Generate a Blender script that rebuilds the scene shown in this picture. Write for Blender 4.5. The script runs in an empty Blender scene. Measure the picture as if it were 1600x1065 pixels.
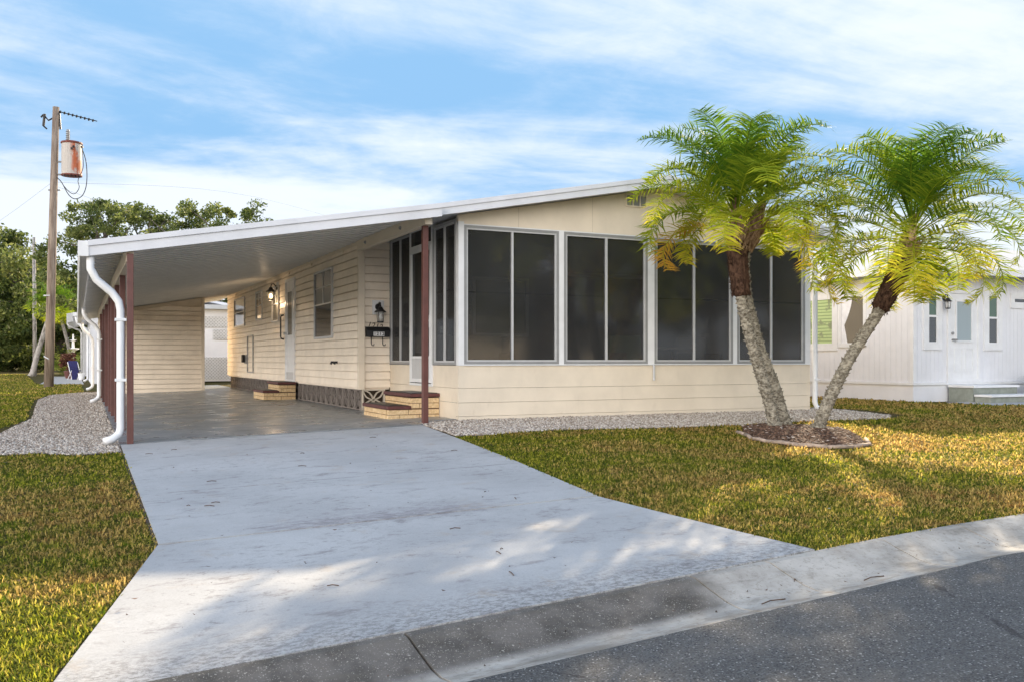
import bpy, bmesh, math, random
import numpy as np
from mathutils import Vector, Matrix
R = math.radians
random.seed(7); rng = np.random.default_rng(11)
S = bpy.context.scene
# ------------------------------------------------------------------ camera
cd = bpy.data.cameras.new('camera'); cam = bpy.data.objects.new('camera', cd)
S.collection.objects.link(cam); S.camera = cam
cam.location = (-4.76, -11.72, 0.84)
cam.rotation_euler = (R(90), 0, -math.atan2(0.4300, 0.9029))
cd.sensor_width = 36; cd.lens = 32.13; cd.shift_y = 0.0184
cd.clip_end = 2000; cd.clip_start = .05
# ------------------------------------------------------------------ light
SUN_EL, SUN_AZ = 22.3, 47.0
S.cycles.diffuse_bounces = 8; S.cycles.max_bounces = 14; S.cycles.transparent_max_bounces = 24
S.view_settings.view_transform = 'Standard'; S.view_settings.look = 'None'
S.view_settings.exposure = 1.14; S.view_settings.gamma = 1
W = bpy.data.worlds.new('World'); S.world = W; W.use_nodes = True
def build_world():
    nt = W.node_tree; nt.nodes.clear(); N = nt.nodes.new; L = nt.links.new
    out = N('ShaderNodeOutputWorld'); bg = N('ShaderNodeBackground'); L(bg.outputs[0], out.inputs[0])
    sky = N('ShaderNodeTexSky'); sky.sky_type = 'NISHITA'; sky.sun_disc = False
    sky.sun_elevation = R(SUN_EL); sky.sun_rotation = R(SUN_AZ); sky.air_density = 1.0; sky.dust_density = .3; sky.ozone_density = 2.5
    tc = N('ShaderNodeTexCoord'); sep = N('ShaderNodeSeparateXYZ'); L(tc.outputs['Generated'], sep.inputs[0])
    def M(op, a, b=None, c=None):
        n = N('ShaderNodeMath'); n.operation = op
        for i, v in enumerate((a, b, c)):
            if v is None: continue
            if isinstance(v, (int, float)): n.inputs[i].default_value = v
            else: L(v, n.inputs[i])
        return n.outputs[0]
    zc = M('MAXIMUM', sep.outputs[2], 0.0); den = M('ADD', zc, .10)
    px = M('DIVIDE', sep.outputs[0], den); py = M('DIVIDE', sep.outputs[1], den)
    cmb = N('ShaderNodeCombineXYZ'); L(px, cmb.inputs[0]); L(py, cmb.inputs[1])
    def noise(rot, sc, scale, detail, rough, dist=0.0, off=(0,0,0)):
        mp = N('ShaderNodeMapping'); mp.inputs['Rotation'].default_value = (0,0,R(rot)); mp.inputs['Scale'].default_value = sc; mp.inputs['Location'].default_value = off
        L(cmb.outputs[0], mp.inputs[0]); n = N('ShaderNodeTexNoise'); n.inputs['Scale'].default_value = scale
        n.inputs['Detail'].default_value = detail; n.inputs['Roughness'].default_value = rough; n.inputs['Distortion'].default_value = dist
        L(mp.outputs[0], n.inputs[0]); return n.outputs[0]
    def ramp(v, a, b):
        n = N('ShaderNodeMapRange'); n.interpolation_type = 'SMOOTHSTEP'; n.inputs[1].default_value = a; n.inputs[2].default_value = b; L(v, n.inputs[0]); return n.outputs[0]
    streak = noise(-22, (.5, 1.15, 1), .75, 10, .60, .7, (3.1, 1.7, 0))      # long cirrus bands
    puff = noise(-30, (1.0, 1.25, 1), 2.3, 9, .62, .3, (1.4, 5.2, 0))
    big = noise(5, (.5, .8, 1), .55, 3, .5, 0, (7.0, 2.2, 0))
    a = M('ADD', M('MULTIPLY', streak, .55), M('ADD', M('MULTIPLY', puff, .25), M('MULTIPLY', big, .35)))
    hor = M('MULTIPLY', M('SUBTRACT', 1.0, ramp(zc, .0, .30)), .17)
    cover = ramp(M('ADD', a, hor), .475, .69)
    cover = M('MULTIPLY', cover, M('SUBTRACT', .93, M('MULTIPLY', ramp(zc, .42, .7), .8)))   # the cirrus thins out overhead
    mix = N('ShaderNodeMix'); mix.data_type = 'RGBA'
    mul = N('ShaderNodeVectorMath'); mul.operation = 'MULTIPLY'; L(sky.outputs[0], mul.inputs[0]); mul.inputs[1].default_value = SKYMUL
    mn = N('ShaderNodeVectorMath'); mn.operation = 'MINIMUM'; L(mul.outputs[0], mn.inputs[0]); mn.inputs[1].default_value = SKYMAX
    # added bright warm sky, low behind the camera and unseen, fills the shaded walls
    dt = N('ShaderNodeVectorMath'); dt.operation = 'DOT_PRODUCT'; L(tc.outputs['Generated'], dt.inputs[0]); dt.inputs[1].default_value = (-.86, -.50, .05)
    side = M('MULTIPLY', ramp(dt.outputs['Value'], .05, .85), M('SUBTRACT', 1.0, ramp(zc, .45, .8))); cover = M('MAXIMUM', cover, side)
    k = M('ADD', 1.0, M('MULTIPLY', side, FILLBOOST))
    warm = N('ShaderNodeMix'); warm.data_type = 'RGBA'; L(side, warm.inputs['Factor']); warm.inputs['A'].default_value = CLOUD; warm.inputs['B'].default_value = FILLWARM
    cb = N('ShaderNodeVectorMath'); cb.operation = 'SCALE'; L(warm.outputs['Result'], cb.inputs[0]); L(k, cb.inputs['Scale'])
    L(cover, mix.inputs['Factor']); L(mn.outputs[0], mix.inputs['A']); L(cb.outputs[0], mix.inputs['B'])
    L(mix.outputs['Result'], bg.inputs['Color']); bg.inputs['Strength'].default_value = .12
SKYMUL = (1.6, 1.65, 1.75); SKYMAX = (1.22, 2.28, 3.6); CLOUD = (3.75, 4.0, 4.35, 1); FILLBOOST = 4.4; FILLWARM = (3.5, 3.3, 3.1, 1)
build_world()
sl = bpy.data.lights.new('sun', 'SUN'); so = bpy.data.objects.new('sun', sl); S.collection.objects.link(so)
sl.energy = 5.0; sl.angle = R(.53); sl.color = (1, .83, .60)
sv = Vector((math.sin(R(SUN_AZ))*math.cos(R(SUN_EL)), math.cos(R(SUN_AZ))*math.cos(R(SUN_EL)), math.sin(R(SUN_EL))))
so.rotation_euler = sv.to_track_quat('Z', 'Y').to_euler()
# ------------------------------------------------------------------ material helpers
MATS = {}
class NT:
    def __init__(s, name):
        s.m = bpy.data.materials.new(name); s.m.use_nodes = True; s.nt = s.m.node_tree
        s.p = s.nt.nodes['Principled BSDF']; s.out = s.nt.nodes['Material Output']
    def N(s, t): return s.nt.nodes.new(t)
    def L(s, a, b): s.nt.links.new(a, b)
    def coord(s, kind='Object', scale=(1,1,1), rot=(0,0,0)):
        tc = s.N('ShaderNodeTexCoord')
        if kind == 'World':
            tc = s.N('ShaderNodeNewGeometry'); o = tc.outputs['Position']
        else: o = tc.outputs[kind]
        mp = s.N('ShaderNodeMapping'); mp.inputs['Scale'].default_value = scale; mp.inputs['Rotation'].default_value = rot
        s.L(o, mp.inputs[0]); return mp.outputs[0]
    def noise(s, co, scale, detail=5, rough=.55, dist=0):
        n = s.N('ShaderNodeTexNoise'); s.L(co, n.inputs[0]); n.inputs['Scale'].default_value = scale
        n.inputs['Detail'].default_value = detail; n.inputs['Roughness'].default_value = rough; n.inputs['Distortion'].default_value = dist
        return n.outputs[0]
    def voro(s, co, scale, out='Distance', feature='F1'):
        n = s.N('ShaderNodeTexVoronoi'); n.feature = feature; s.L(co, n.inputs[0]); n.inputs['Scale'].default_value = scale; return n.outputs[out]
    def rng(s, v, a, b, c=0., d=1., smooth=True):
        n = s.N('ShaderNodeMapRange'); n.interpolation_type = 'SMOOTHSTEP' if smooth else 'LINEAR'
        for i, x in enumerate((a, b, c, d)): n.inputs[i+1].default_value = x
        s.L(v, n.inputs[0]); return n.outputs[0]
    def mix(s, f, a, b, mode='MIX'):
        n = s.N('ShaderNodeMix'); n.data_type = 'RGBA'; n.blend_type = mode
        for k, v in (('Factor', f), ('A', a), ('B', b)):
            if isinstance(v, (int, float)): n.inputs[k].default_value = v
            elif isinstance(v, tuple): n.inputs[k].default_value = v if len(v) == 4 else (*v, 1)
            else: s.L(v, n.inputs[k])
        return n.outputs['Result']
    def math(s, op, a, b=0.):
        n = s.N('ShaderNodeMath'); n.operation = op
        for i, v in enumerate((a, b)):
            if isinstance(v, (int, float)): n.inputs[i].default_value = v
            else: s.L(v, n.inputs[i])
        return n.outputs[0]
    def bump(s, h, strength=.3, dist=.01):
        n = s.N('ShaderNodeBump'); n.inputs['Strength'].default_value = strength; n.inputs['Distance'].default_value = dist
        s.L(h, n.inputs['Height']); s.L(n.outputs[0], s.p.inputs['Normal'])
    def set(s, color=None, rough=.6, metal=0, spec=.5):
        if color is not None:
            if isinstance(color, tuple): s.p.inputs['Base Color'].default_value = (*color[:3], 1)
            else: s.L(color, s.p.inputs['Base Color'])
        if isinstance(rough, (int, float)): s.p.inputs['Roughness'].default_value = rough
        else: s.L(rough, s.p.inputs['Roughness'])
        s.p.inputs['Metallic'].default_value = metal; s.p.inputs['Specular IOR Level'].default_value = spec
        return s.m
def paint(name, c, rough=.55, var=.08, scale=3., metal=0, spec=.4, dirt=0., bumpy=0., dirtc=(.2,.16,.1)):
    if name in MATS: return MATS[name]
    t = NT(name); co = t.coord('World')
    n = t.noise(co, scale, 6, .6)
    col = t.mix(t.rng(n, .3, .7), tuple(x*(1-var) for x in c), tuple(min(1, x*(1+var*.6)) for x in c))
    if dirt:
        d = t.noise(t.coord('World', (1,1,.35)), 7., 8, .7)
        col = t.mix(t.math('MULTIPLY', t.rng(d, .55, .8), dirt), col, dirtc)
    if bumpy: t.bump(t.noise(co, 60, 4), bumpy, .004)
    MATS[name] = t.set(col, rough, metal, spec); return MATS[name]
cream = paint('cream_siding', (.87,.76,.62), .5, .08, 2.5, dirt=.3, bumpy=.2, dirtc=(.42,.34,.24))
creamwall = paint('cream_panel', (.73,.635,.505), .6, .07, 2, dirt=.3, bumpy=.3, dirtc=(.46,.38,.29))
white = paint('white_paint', (.74,.74,.74), .4, .06, 4, dirt=.22, dirtc=(.38,.36,.32))
whitewall = paint('white_siding', (.72,.72,.74), .5, .05, 2, dirt=.08)
alu = paint('grey_aluminium', (.27,.27,.265), .4, .08, 8, spec=.5)
alulight = paint('light_aluminium', (.50,.50,.50), .35, .05, 8, spec=.5)
maroon = paint('maroon_paint', (.12,.045,.036), .45, .15, 9, dirt=.15)
maroonstep = paint('maroon_step_paint', (.10,.032,.028), .55, .25, 12, dirt=.3, dirtc=(.25,.2,.17))
black = paint('black_metal', (.016,.016,.017), .4, .2, 10)
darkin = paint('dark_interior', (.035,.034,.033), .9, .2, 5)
roofwhite = paint('roof_white', (.66,.665,.69), .42, .07, 2.5, dirt=.3, dirtc=(.36,.35,.33))
ceilmat = paint('pan_roof_underside', (.88,.87,.84), .3, .05, 1.5, spec=.6)
curtain = paint('curtain', (.78,.78,.80), .8, .1, 6)
soil = paint('dark_soil', (.07,.05,.035), .95, .3, 15)
brownleaf = paint('dry_leaf', (.10,.055,.03), .8, .5, 40)
navy = paint('navy_fabric', (.03,.03,.12), .8, .3, 20)
def glassmat(name, c, rough=.06, spec=.8):
    t = NT(name); return t.set(c, rough, 0, spec)
winglass = glassmat('window_glass', (.035,.038,.038), .04, 1.0)
palewin = glassmat('pale_window_glass', (.17,.17,.155), .06, 1.0)
def m_green():  # green reflection put into the pane colour, with bands like a blind
    t = NT('green_reflection_blind_glass'); w = t.N('ShaderNodeTexWave'); w.bands_direction = 'Z'; t.L(t.coord('World'), w.inputs[0]); w.inputs['Scale'].default_value = 4.5; w.inputs['Distortion'].default_value = .8; w.inputs['Detail'].default_value = 3
    col = t.mix(t.rng(w.outputs[0], .15, .35), (.16,.26,.09), (.36,.50,.22)); col = t.mix(t.rng(t.noise(t.coord('World'), 3.5, 3), .52, .62), col, (.14,.2,.10))
    return t.set(col, .08, 0, .8)
greenwin = m_green()
greendark = glassmat('dark_green_window_glass', (.035,.09,.045), .05, 1.0)
bluewin = glassmat('leaded_glass', (.30,.36,.38), .3)
def m_screen():
    t = NT('screen_mesh'); co = t.coord('World')
    n = t.noise(co, 1.1, 4, .55)
    col = t.mix(t.rng(n, .3, .7), (.016,.016,.017), (.036,.036,.037))
    t.set(col, .6, 0, .35)
    tr = t.N('ShaderNodeBsdfTransparent'); mx = t.N('ShaderNodeMixShader'); mx.inputs[0].default_value = .52
    t.L(tr.outputs[0], mx.inputs[1]); t.L(t.p.outputs[0], mx.inputs[2])
    gl = t.N('ShaderNodeBsdfGlossy'); gl.inputs['Roughness'].default_value = .07; gl.inputs[0].default_value = (.8,.8,.8,1)
    m2 = t.N('ShaderNodeMixShader'); m2.inputs[0].default_value = .045
    t.L(mx.outputs[0], m2.inputs[1]); t.L(gl.outputs[0], m2.inputs[2]); t.L(m2.outputs[0], t.out.inputs[0])
    return t.m
screen = m_screen()
def m_concrete():
    t = NT('driveway_concrete'); co = t.coord('World')
    a = t.noise(co, .9, 6, .6); b = t.noise(co, 5, 7, .65); f = t.noise(co, 90, 4, .7)
    col = t.mix(t.rng(a, .3, .7), (.40,.392,.378), (.50,.49,.47))
    col = t.mix(t.math('MULTIPLY', t.rng(b, .52, .72), .45), col, (.36,.34,.32))
    st = t.noise(t.coord('World', (.8, 1.6, 1), (0,0,.1)), 3.2, 12, .76, .15)
    col = t.mix(t.math('MULTIPLY', t.rng(st, .54, .66), .7), col, (.21,.185,.18))
    # dark tyre and mildew marks near the middle joint and along the kerb end
    sep = t.N('ShaderNodeSeparateXYZ'); g = t.N('ShaderNodeNewGeometry'); t.L(g.outputs['Position'], sep.inputs[0])
    yy = sep.outputs[1]; xx = sep.outputs[0]
    band = t.math('MULTIPLY', t.rng(yy, -5.75, -5.2, 1, 0), t.rng(yy, -5.9, -5.75, 0, 1))
    band = t.math('MULTIPLY', band, t.rng(t.math('ABSOLUTE', t.math('ADD', xx, 2.9)), .5, 1.1, 1, 0))
    sp = t.noise(t.coord('World', (1., 2.2, 1)), 7, 11, .8)
    col = t.mix(t.math('MULTIPLY', t.math('MULTIPLY', band, t.rng(sp, .38, .6)), .7), col, (.17,.14,.15))
    end = t.math('ADD', t.math('MULTIPLY', xx, -.094), yy)      # distance from the kerb line
    endm = t.rng(end, -7.66, -7.1, 1, 0)
    sp2 = t.noise(t.coord('World', (1,1.5,1)), 26, 10, .85)
    col = t.mix(t.math('MULTIPLY', t.math('MULTIPLY', endm, t.rng(sp2, .44, .58)), .8), col, (.12,.11,.10))
    fs = t.rng(t.noise(t.coord('World', (1,1.6,1)), 11, 10, .82, .2), .53, .63)
    zone = t.rng(t.noise(co, .8, 3, .5), .42, .62)
    col = t.mix(t.math('MULTIPLY', t.math('MULTIPLY', fs, zone), .6), col, (.15,.13,.12))
    cr = t.voro(t.coord('World', (.35,.9,1)), 1.0, 'Distance', 'DISTANCE_TO_EDGE'); crn = t.math('ADD', cr, t.math('MULTIPLY', t.noise(co, 9, 5, .7), .0))
    jl = t.math('ABSOLUTE', t.math('ADD', t.math('ADD', yy, t.math('MULTIPLY', t.noise(co, 3, 4, .7), .06)), 3.93))
    col = t.mix(t.math('MULTIPLY', t.rng(jl, .004, .014, 1, 0), t.rng(t.noise(co, 6, 4, .6), .4, .5, .15, .7)), col, (.13,.11,.10))
    sk = t.rng(t.noise(co, 38, 5, .8), .60, .70)
    col = t.mix(t.math('MULTIPLY', sk, .55), col, (.16,.14,.12))
    col = t.mix(t.math('MULTIPLY', t.rng(f, .3, .7), .3), col, (.26,.25,.24))
    ru = t.rng(t.noise(co, 2.6, 6, .7, .5), .56, .70); col = t.mix(t.math('MULTIPLY', ru, .35), col, (.40,.31,.22))
    t.bump(t.math('ADD', f, t.math('MULTIPLY', b, .5)), .35, .004)
    return t.set(col, .85, 0, .3)
concrete = m_concrete()
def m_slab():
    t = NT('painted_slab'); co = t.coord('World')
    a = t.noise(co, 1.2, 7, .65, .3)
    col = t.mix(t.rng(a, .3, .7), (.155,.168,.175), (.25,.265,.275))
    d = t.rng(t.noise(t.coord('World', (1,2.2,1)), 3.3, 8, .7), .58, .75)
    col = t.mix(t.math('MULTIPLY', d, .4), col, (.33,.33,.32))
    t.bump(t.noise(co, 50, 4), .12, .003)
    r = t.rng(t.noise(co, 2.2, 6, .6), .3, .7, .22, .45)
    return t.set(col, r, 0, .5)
slabm = m_slab()
def m_curb():
    t = NT('kerb_concrete'); co = t.coord('World')
    a = t.noise(co, 2.2, 7, .65)
    col = t.mix(t.rng(a, .3, .7), (.30,.27,.23), (.50,.46,.40))
    g = t.N('ShaderNodeNewGeometry'); sep = t.N('ShaderNodeSeparateXYZ'); t.L(g.outputs['Position'], sep.inputs[0])
    e = t.math('ADD', t.math('MULTIPLY', sep.outputs[0], -.095), sep.outputs[1])   # line A: e = -7.66
    up = t.rng(e, -8.03, -7.93, 0, 1)
    lf = t.rng(sep.outputs[0], -2.05, -1.75, 1, 0)
    dark = t.mix(t.rng(t.noise(co, 5, 6, .6), .35, .65), (.055,.048,.04), (.14,.122,.105))
    dco = t.N('ShaderNodeVectorMath'); dco.operation = 'ADD'; nv = t.N('ShaderNodeTexNoise'); t.L(co, nv.inputs[0]); nv.inputs['Scale'].default_value = 60
    sc_ = t.N('ShaderNodeVectorMath'); sc_.operation = 'SCALE'; t.L(nv.outputs['Color'], sc_.inputs[0]); sc_.inputs['Scale'].default_value = .02
    t.L(co, dco.inputs[0]); t.L(sc_.outputs[0], dco.inputs[1])
    for vs, lim, cc in ((48, .30, (.34,.31,.26)), (95, .34, (.26,.235,.20)), (170, .4, (.40,.37,.31))):
        peb = t.voro(dco.outputs[0], vs); cells = t.voro(dco.outputs[0], vs, 'Color'); cs = t.N('ShaderNodeSeparateColor'); t.L(cells, cs.inputs[0])
        rad = t.math('MULTIPLY', cs.outputs[1], lim); pm = t.rng(t.math('SUBTRACT', peb, rad), -.05, .05, 1, 0)
        dark = t.mix(t.math('MULTIPLY', pm, t.rng(cs.outputs[0], .5, .8)), dark, cc)
    col = t.mix(t.math('MULTIPLY', t.math('MULTIPLY', up, lf), .92), col, dark)
    g3 = t.rng(t.noise(co, 32, 9, .82), .52, .62); col = t.mix(t.math('MULTIPLY', g3, .45), col, (.15,.125,.095))
    gut = t.math('MULTIPLY', t.rng(e, -8.12, -8.02, 1, 0), t.rng(t.noise(t.coord('World', (.8,2.5,1)), 6, 8, .75), .45, .6)); col = t.mix(t.math('MULTIPLY', gut, .5), col, (.20,.15,.10))
    d2 = t.rng(t.noise(t.coord('World', (1,3,1)), 3, 8, .7), .5, .72)
    col = t.mix(t.math('MULTIPLY', d2, .55), col, (.14,.12,.09))
    t.bump(t.noise(co, 80, 5, .7), .4, .004)
    return t.set(col, .9, 0, .25)
curbm = m_curb()
def m_asphalt():
    t = NT('asphalt'); co = t.coord('World')
    v = t.voro(co, 150, 'Color'); cs = t.N('ShaderNodeSeparateColor'); t.L(v, cs.inputs[0])
    col = t.mix(t.rng(t.noise(co, 1.3, 6, .6), .3, .7), (.082,.076,.067), (.115,.107,.096))
    col = t.mix(t.rng(cs.outputs[0], .5, 1.0), col, (.15,.145,.14))
    col = t.mix(t.rng(cs.outputs[1], .955, .98), col, (.36,.34,.31))
    col = t.mix(t.rng(cs.outputs[2], .0, .25, 1, 0), col, (.03,.03,.032))
    col = t.mix(t.math('MULTIPLY', t.rng(t.noise(t.coord('World', (.35,1.6,1), (0,0,-.095)), 1.6, 8, .7), .48, .68), .35), col, (.17,.155,.135))
    ck = t.voro(t.coord('World', (.4,.55,1)), .9, 'Distance', 'DISTANCE_TO_EDGE')
    col = t.mix(t.math('MULTIPLY', t.rng(t.math('ADD', ck, t.math('MULTIPLY', t.math('SUBTRACT', t.noise(co, 7, 6, .7), .5), .05)), .0, .0035, 1, 0), .6), col, (.03,.024,.023))
    t.bump(t.math('ADD', t.voro(co, 150), t.noise(co, 200, 3)), .6, .004)
    return t.set(col, .9, 0, .3)
asphalt = m_asphalt()
def lawn_color(t):
    co = t.coord('World')
    a = t.noise(co, .6, 4, .6, .3); b = t.noise(co, 5.5, 6, .7)
    s = t.math('ADD', t.math('MULTIPLY', a, .5), t.math('MULTIPLY', b, .5))
    return s
def m_ground():
    t = NT('lawn_ground'); co = t.coord('World'); s = lawn_color(t)
    col = t.mix(t.rng(s, .42, .58), (.10,.11,.022), (.20,.125,.045))
    f = t.noise(co, 30, 6, .75)
    col = t.mix(t.rng(f, .35, .7), (.045,.038,.016), col)
    f2 = t.noise(co, 70, 4, .8)
    col = t.mix(t.math('MULTIPLY', t.rng(f2, .5, .7), .6), col, (.26,.22,.07))
    t.bump(f, 1.0, .04)
    return t.set(col, .95, 0, .1)
groundm = m_ground()
def m_blade():
    t = NT('grass_blade'); s = lawn_color(t)
    at = t.N('ShaderNodeAttribute'); at.attribute_name = 'rnd'; r = at.outputs['Fac']
    green = t.mix(t.rng(r, .1, .9), (.09,.14,.012), (.52,.50,.04))
    tan = t.mix(t.rng(r, .1, .9), (.30,.135,.04), (.80,.56,.17))
    k = t.math('ADD', t.math('MULTIPLY', t.math('SUBTRACT', r, .5), .16), s)
    # the lawn is drier towards the right-hand neighbour
    g = t.N('ShaderNodeNewGeometry'); sep = t.N('ShaderNodeSeparateXYZ'); t.L(g.outputs['Position'], sep.inputs[0])
    k = t.math('ADD', k, t.rng(sep.outputs[0], -3., 4, -.01, .035))
    col = t.mix(t.rng(k, .462, .61), green, tan)
    fine = t.noise(t.coord('World'), 22, 4, .7); col = t.mix(t.math('MULTIPLY', t.rng(fine, .40, .56, 1, 0), .5), col, (.05,.035,.012))
    t.set(col, .7, 0, .25)
    tr = t.N('ShaderNodeBsdfTranslucent'); t.L(col, tr.inputs[0]); mx = t.N('ShaderNodeMixShader'); mx.inputs[0].default_value = .62
    t.L(t.p.outputs[0], mx.inputs[1]); t.L(tr.outputs[0], mx.inputs[2]); t.L(mx.outputs[0], t.out.inputs[0])
    return t.m
bladem = m_blade()
def m_gravel(name='gravel'):
    t = NT(name); co = t.coord('World')
    v = t.voro(co, 42, 'Color'); cs = t.N('ShaderNodeSeparateColor'); t.L(v, cs.inputs[0])
    col = t.mix(cs.outputs[0], (.28,.24,.20), (.66,.61,.55))
    d = t.voro(co, 42); col = t.mix(t.rng(d, .25, .65), col, (.10,.08,.065))
    t.bump(t.math('MULTIPLY', d, -1.), 1., .02)
    return t.set(col, .9, 0, .2)
gravelbed = m_gravel()
def m_attr(name, stops, rough=.8, transl=0., rndname='rnd', spec=.3):
    t = NT(name); at = t.N('ShaderNodeAttribute'); at.attribute_name = rndname
    cr = t.N('ShaderNodeValToRGB'); t.L(at.outputs['Fac'], cr.inputs[0]); e = cr.color_ramp.elements
    e[0].position = stops[0][0]; e[0].color = (*stops[0][1], 1); e[1].position = stops[-1][0]; e[1].color = (*stops[-1][1], 1)
    for p, c in stops[1:-1]: q = e.new(p); q.color = (*c, 1)
    t.set(cr.outputs[0], rough, 0, spec)
    if transl:
        tr = t.N('ShaderNodeBsdfTranslucent'); t.L(cr.outputs[0], tr.inputs[0]); mx = t.N('ShaderNodeMixShader'); mx.inputs[0].default_value = transl
        t.L(t.p.outputs[0], mx.inputs[1]); t.L(tr.outputs[0], mx.inputs[2]); t.L(mx.outputs[0], t.out.inputs[0])
    return t.m
stonem = m_attr('gravel_stones', [(0,(.20,.155,.12)), (.5,(.42,.36,.30)), (1,(.66,.60,.53))], .85)
chipm = m_attr('mulch_chips', [(0,(.045,.028,.02)), (.7,(.125,.07,.045)), (.93,(.24,.15,.10)), (1,(.5,.45,.4))], .9)
palmleaf = m_attr('palm_leaflets', [(0,(.04,.095,.012)), (.32,(.13,.235,.018)), (.62,(.40,.44,.028)), (.92,(.70,.56,.05)), (1,(.58,.34,.05))], .7, .5, spec=.08)
oakleaf = m_attr('oak_leaves', [(0,(.035,.055,.015)), (.5,(.11,.145,.035)), (1,(.32,.33,.10))], .6, .5)
hedgeleaf = m_attr('hedge_leaves', [(0,(.02,.035,.010)), (.6,(.09,.12,.025)), (1,(.32,.33,.08))], .6, .5)
brightleaf = m_attr('areca_leaves', [(0,(.10,.16,.03)), (.6,(.28,.34,.06)), (1,(.50,.48,.12))], .5, .45)
def m_bark(name, a, b, sc=12, zs=1.0, bs=.8, bd=.03):
    t = NT(name); co = t.coord('World', (1,1,zs)); n = t.noise(co, sc, 7, .7); m = t.noise(co, sc*.25, 4, .6)
    col = t.mix(t.rng(n, .35, .65), a, b); col = t.mix(t.math('MULTIPLY', t.rng(m, .45, .65), .4), col, tuple(x*1.5 for x in b))
    t.bump(n, bs, bd); return t.set(col, .95, 0, .1)
palmbark = m_bark('palm_trunk', (.09,.075,.055), (.33,.30,.24), 26, 1.6)
sleeve = m_bark('palm_fibre', (.030,.017,.012), (.11,.062,.042), 26, .4, 1.0, .05)
bootm = m_bark('palm_boots', (.12,.07,.04), (.40,.27,.16), 18, .5)
polewood = m_bark('pole_wood', (.15,.11,.085), (.30,.24,.19), 14, .08, .5, .01)
oakbark = m_bark('oak_bark', (.05,.042,.035), (.15,.13,.11), 10, .5)
greybark = m_bark('grey_palm_bark', (.18,.16,.14), (.38,.35,.32), 10, .5)
def m_brick():
    t = NT('yellow_step_brick'); co = t.coord('World'); n = t.noise(co, 25, 6, .6); m = t.noise(co, 4, 3)
    col = t.mix(t.rng(n, .3, .7), (.50,.34,.17), (.74,.56,.33)); col = t.mix(t.math('MULTIPLY', t.rng(m, .45, .7), .4), col, (.50,.30,.16))
    t.bump(n, .3, .004); return t.set(col, .8)
brick = m_brick()
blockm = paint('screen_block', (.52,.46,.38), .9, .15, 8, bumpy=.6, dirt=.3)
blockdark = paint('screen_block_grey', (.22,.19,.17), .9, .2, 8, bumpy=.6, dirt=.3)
def m_tank():
    t = NT('rusty_tank'); co = t.coord('Object', (1,1,.35)); n = t.noise(co, 4.5, 5, .6, .3)
    sep = t.N('ShaderNodeSeparateXYZ'); tc = t.N('ShaderNodeTexCoord'); t.L(tc.outputs['Object'], sep.inputs[0])
    k = t.math('MULTIPLY', t.rng(n, .44, .56), t.rng(sep.outputs[0], -.12, .1))
    col = t.mix(k, (.42,.38,.34), (.42,.10,.03))
    return t.set(col, .6)
tank = m_tank()
def emit(name, c, s):
    t = NT(name); t.p.inputs['Emission Color'].default_value = (*c, 1); t.p.inputs['Emission Strength'].default_value = s
    return t.set(c, .5)
bulbm = emit('lit_bulb', (1, .72, .38), 9)
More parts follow.
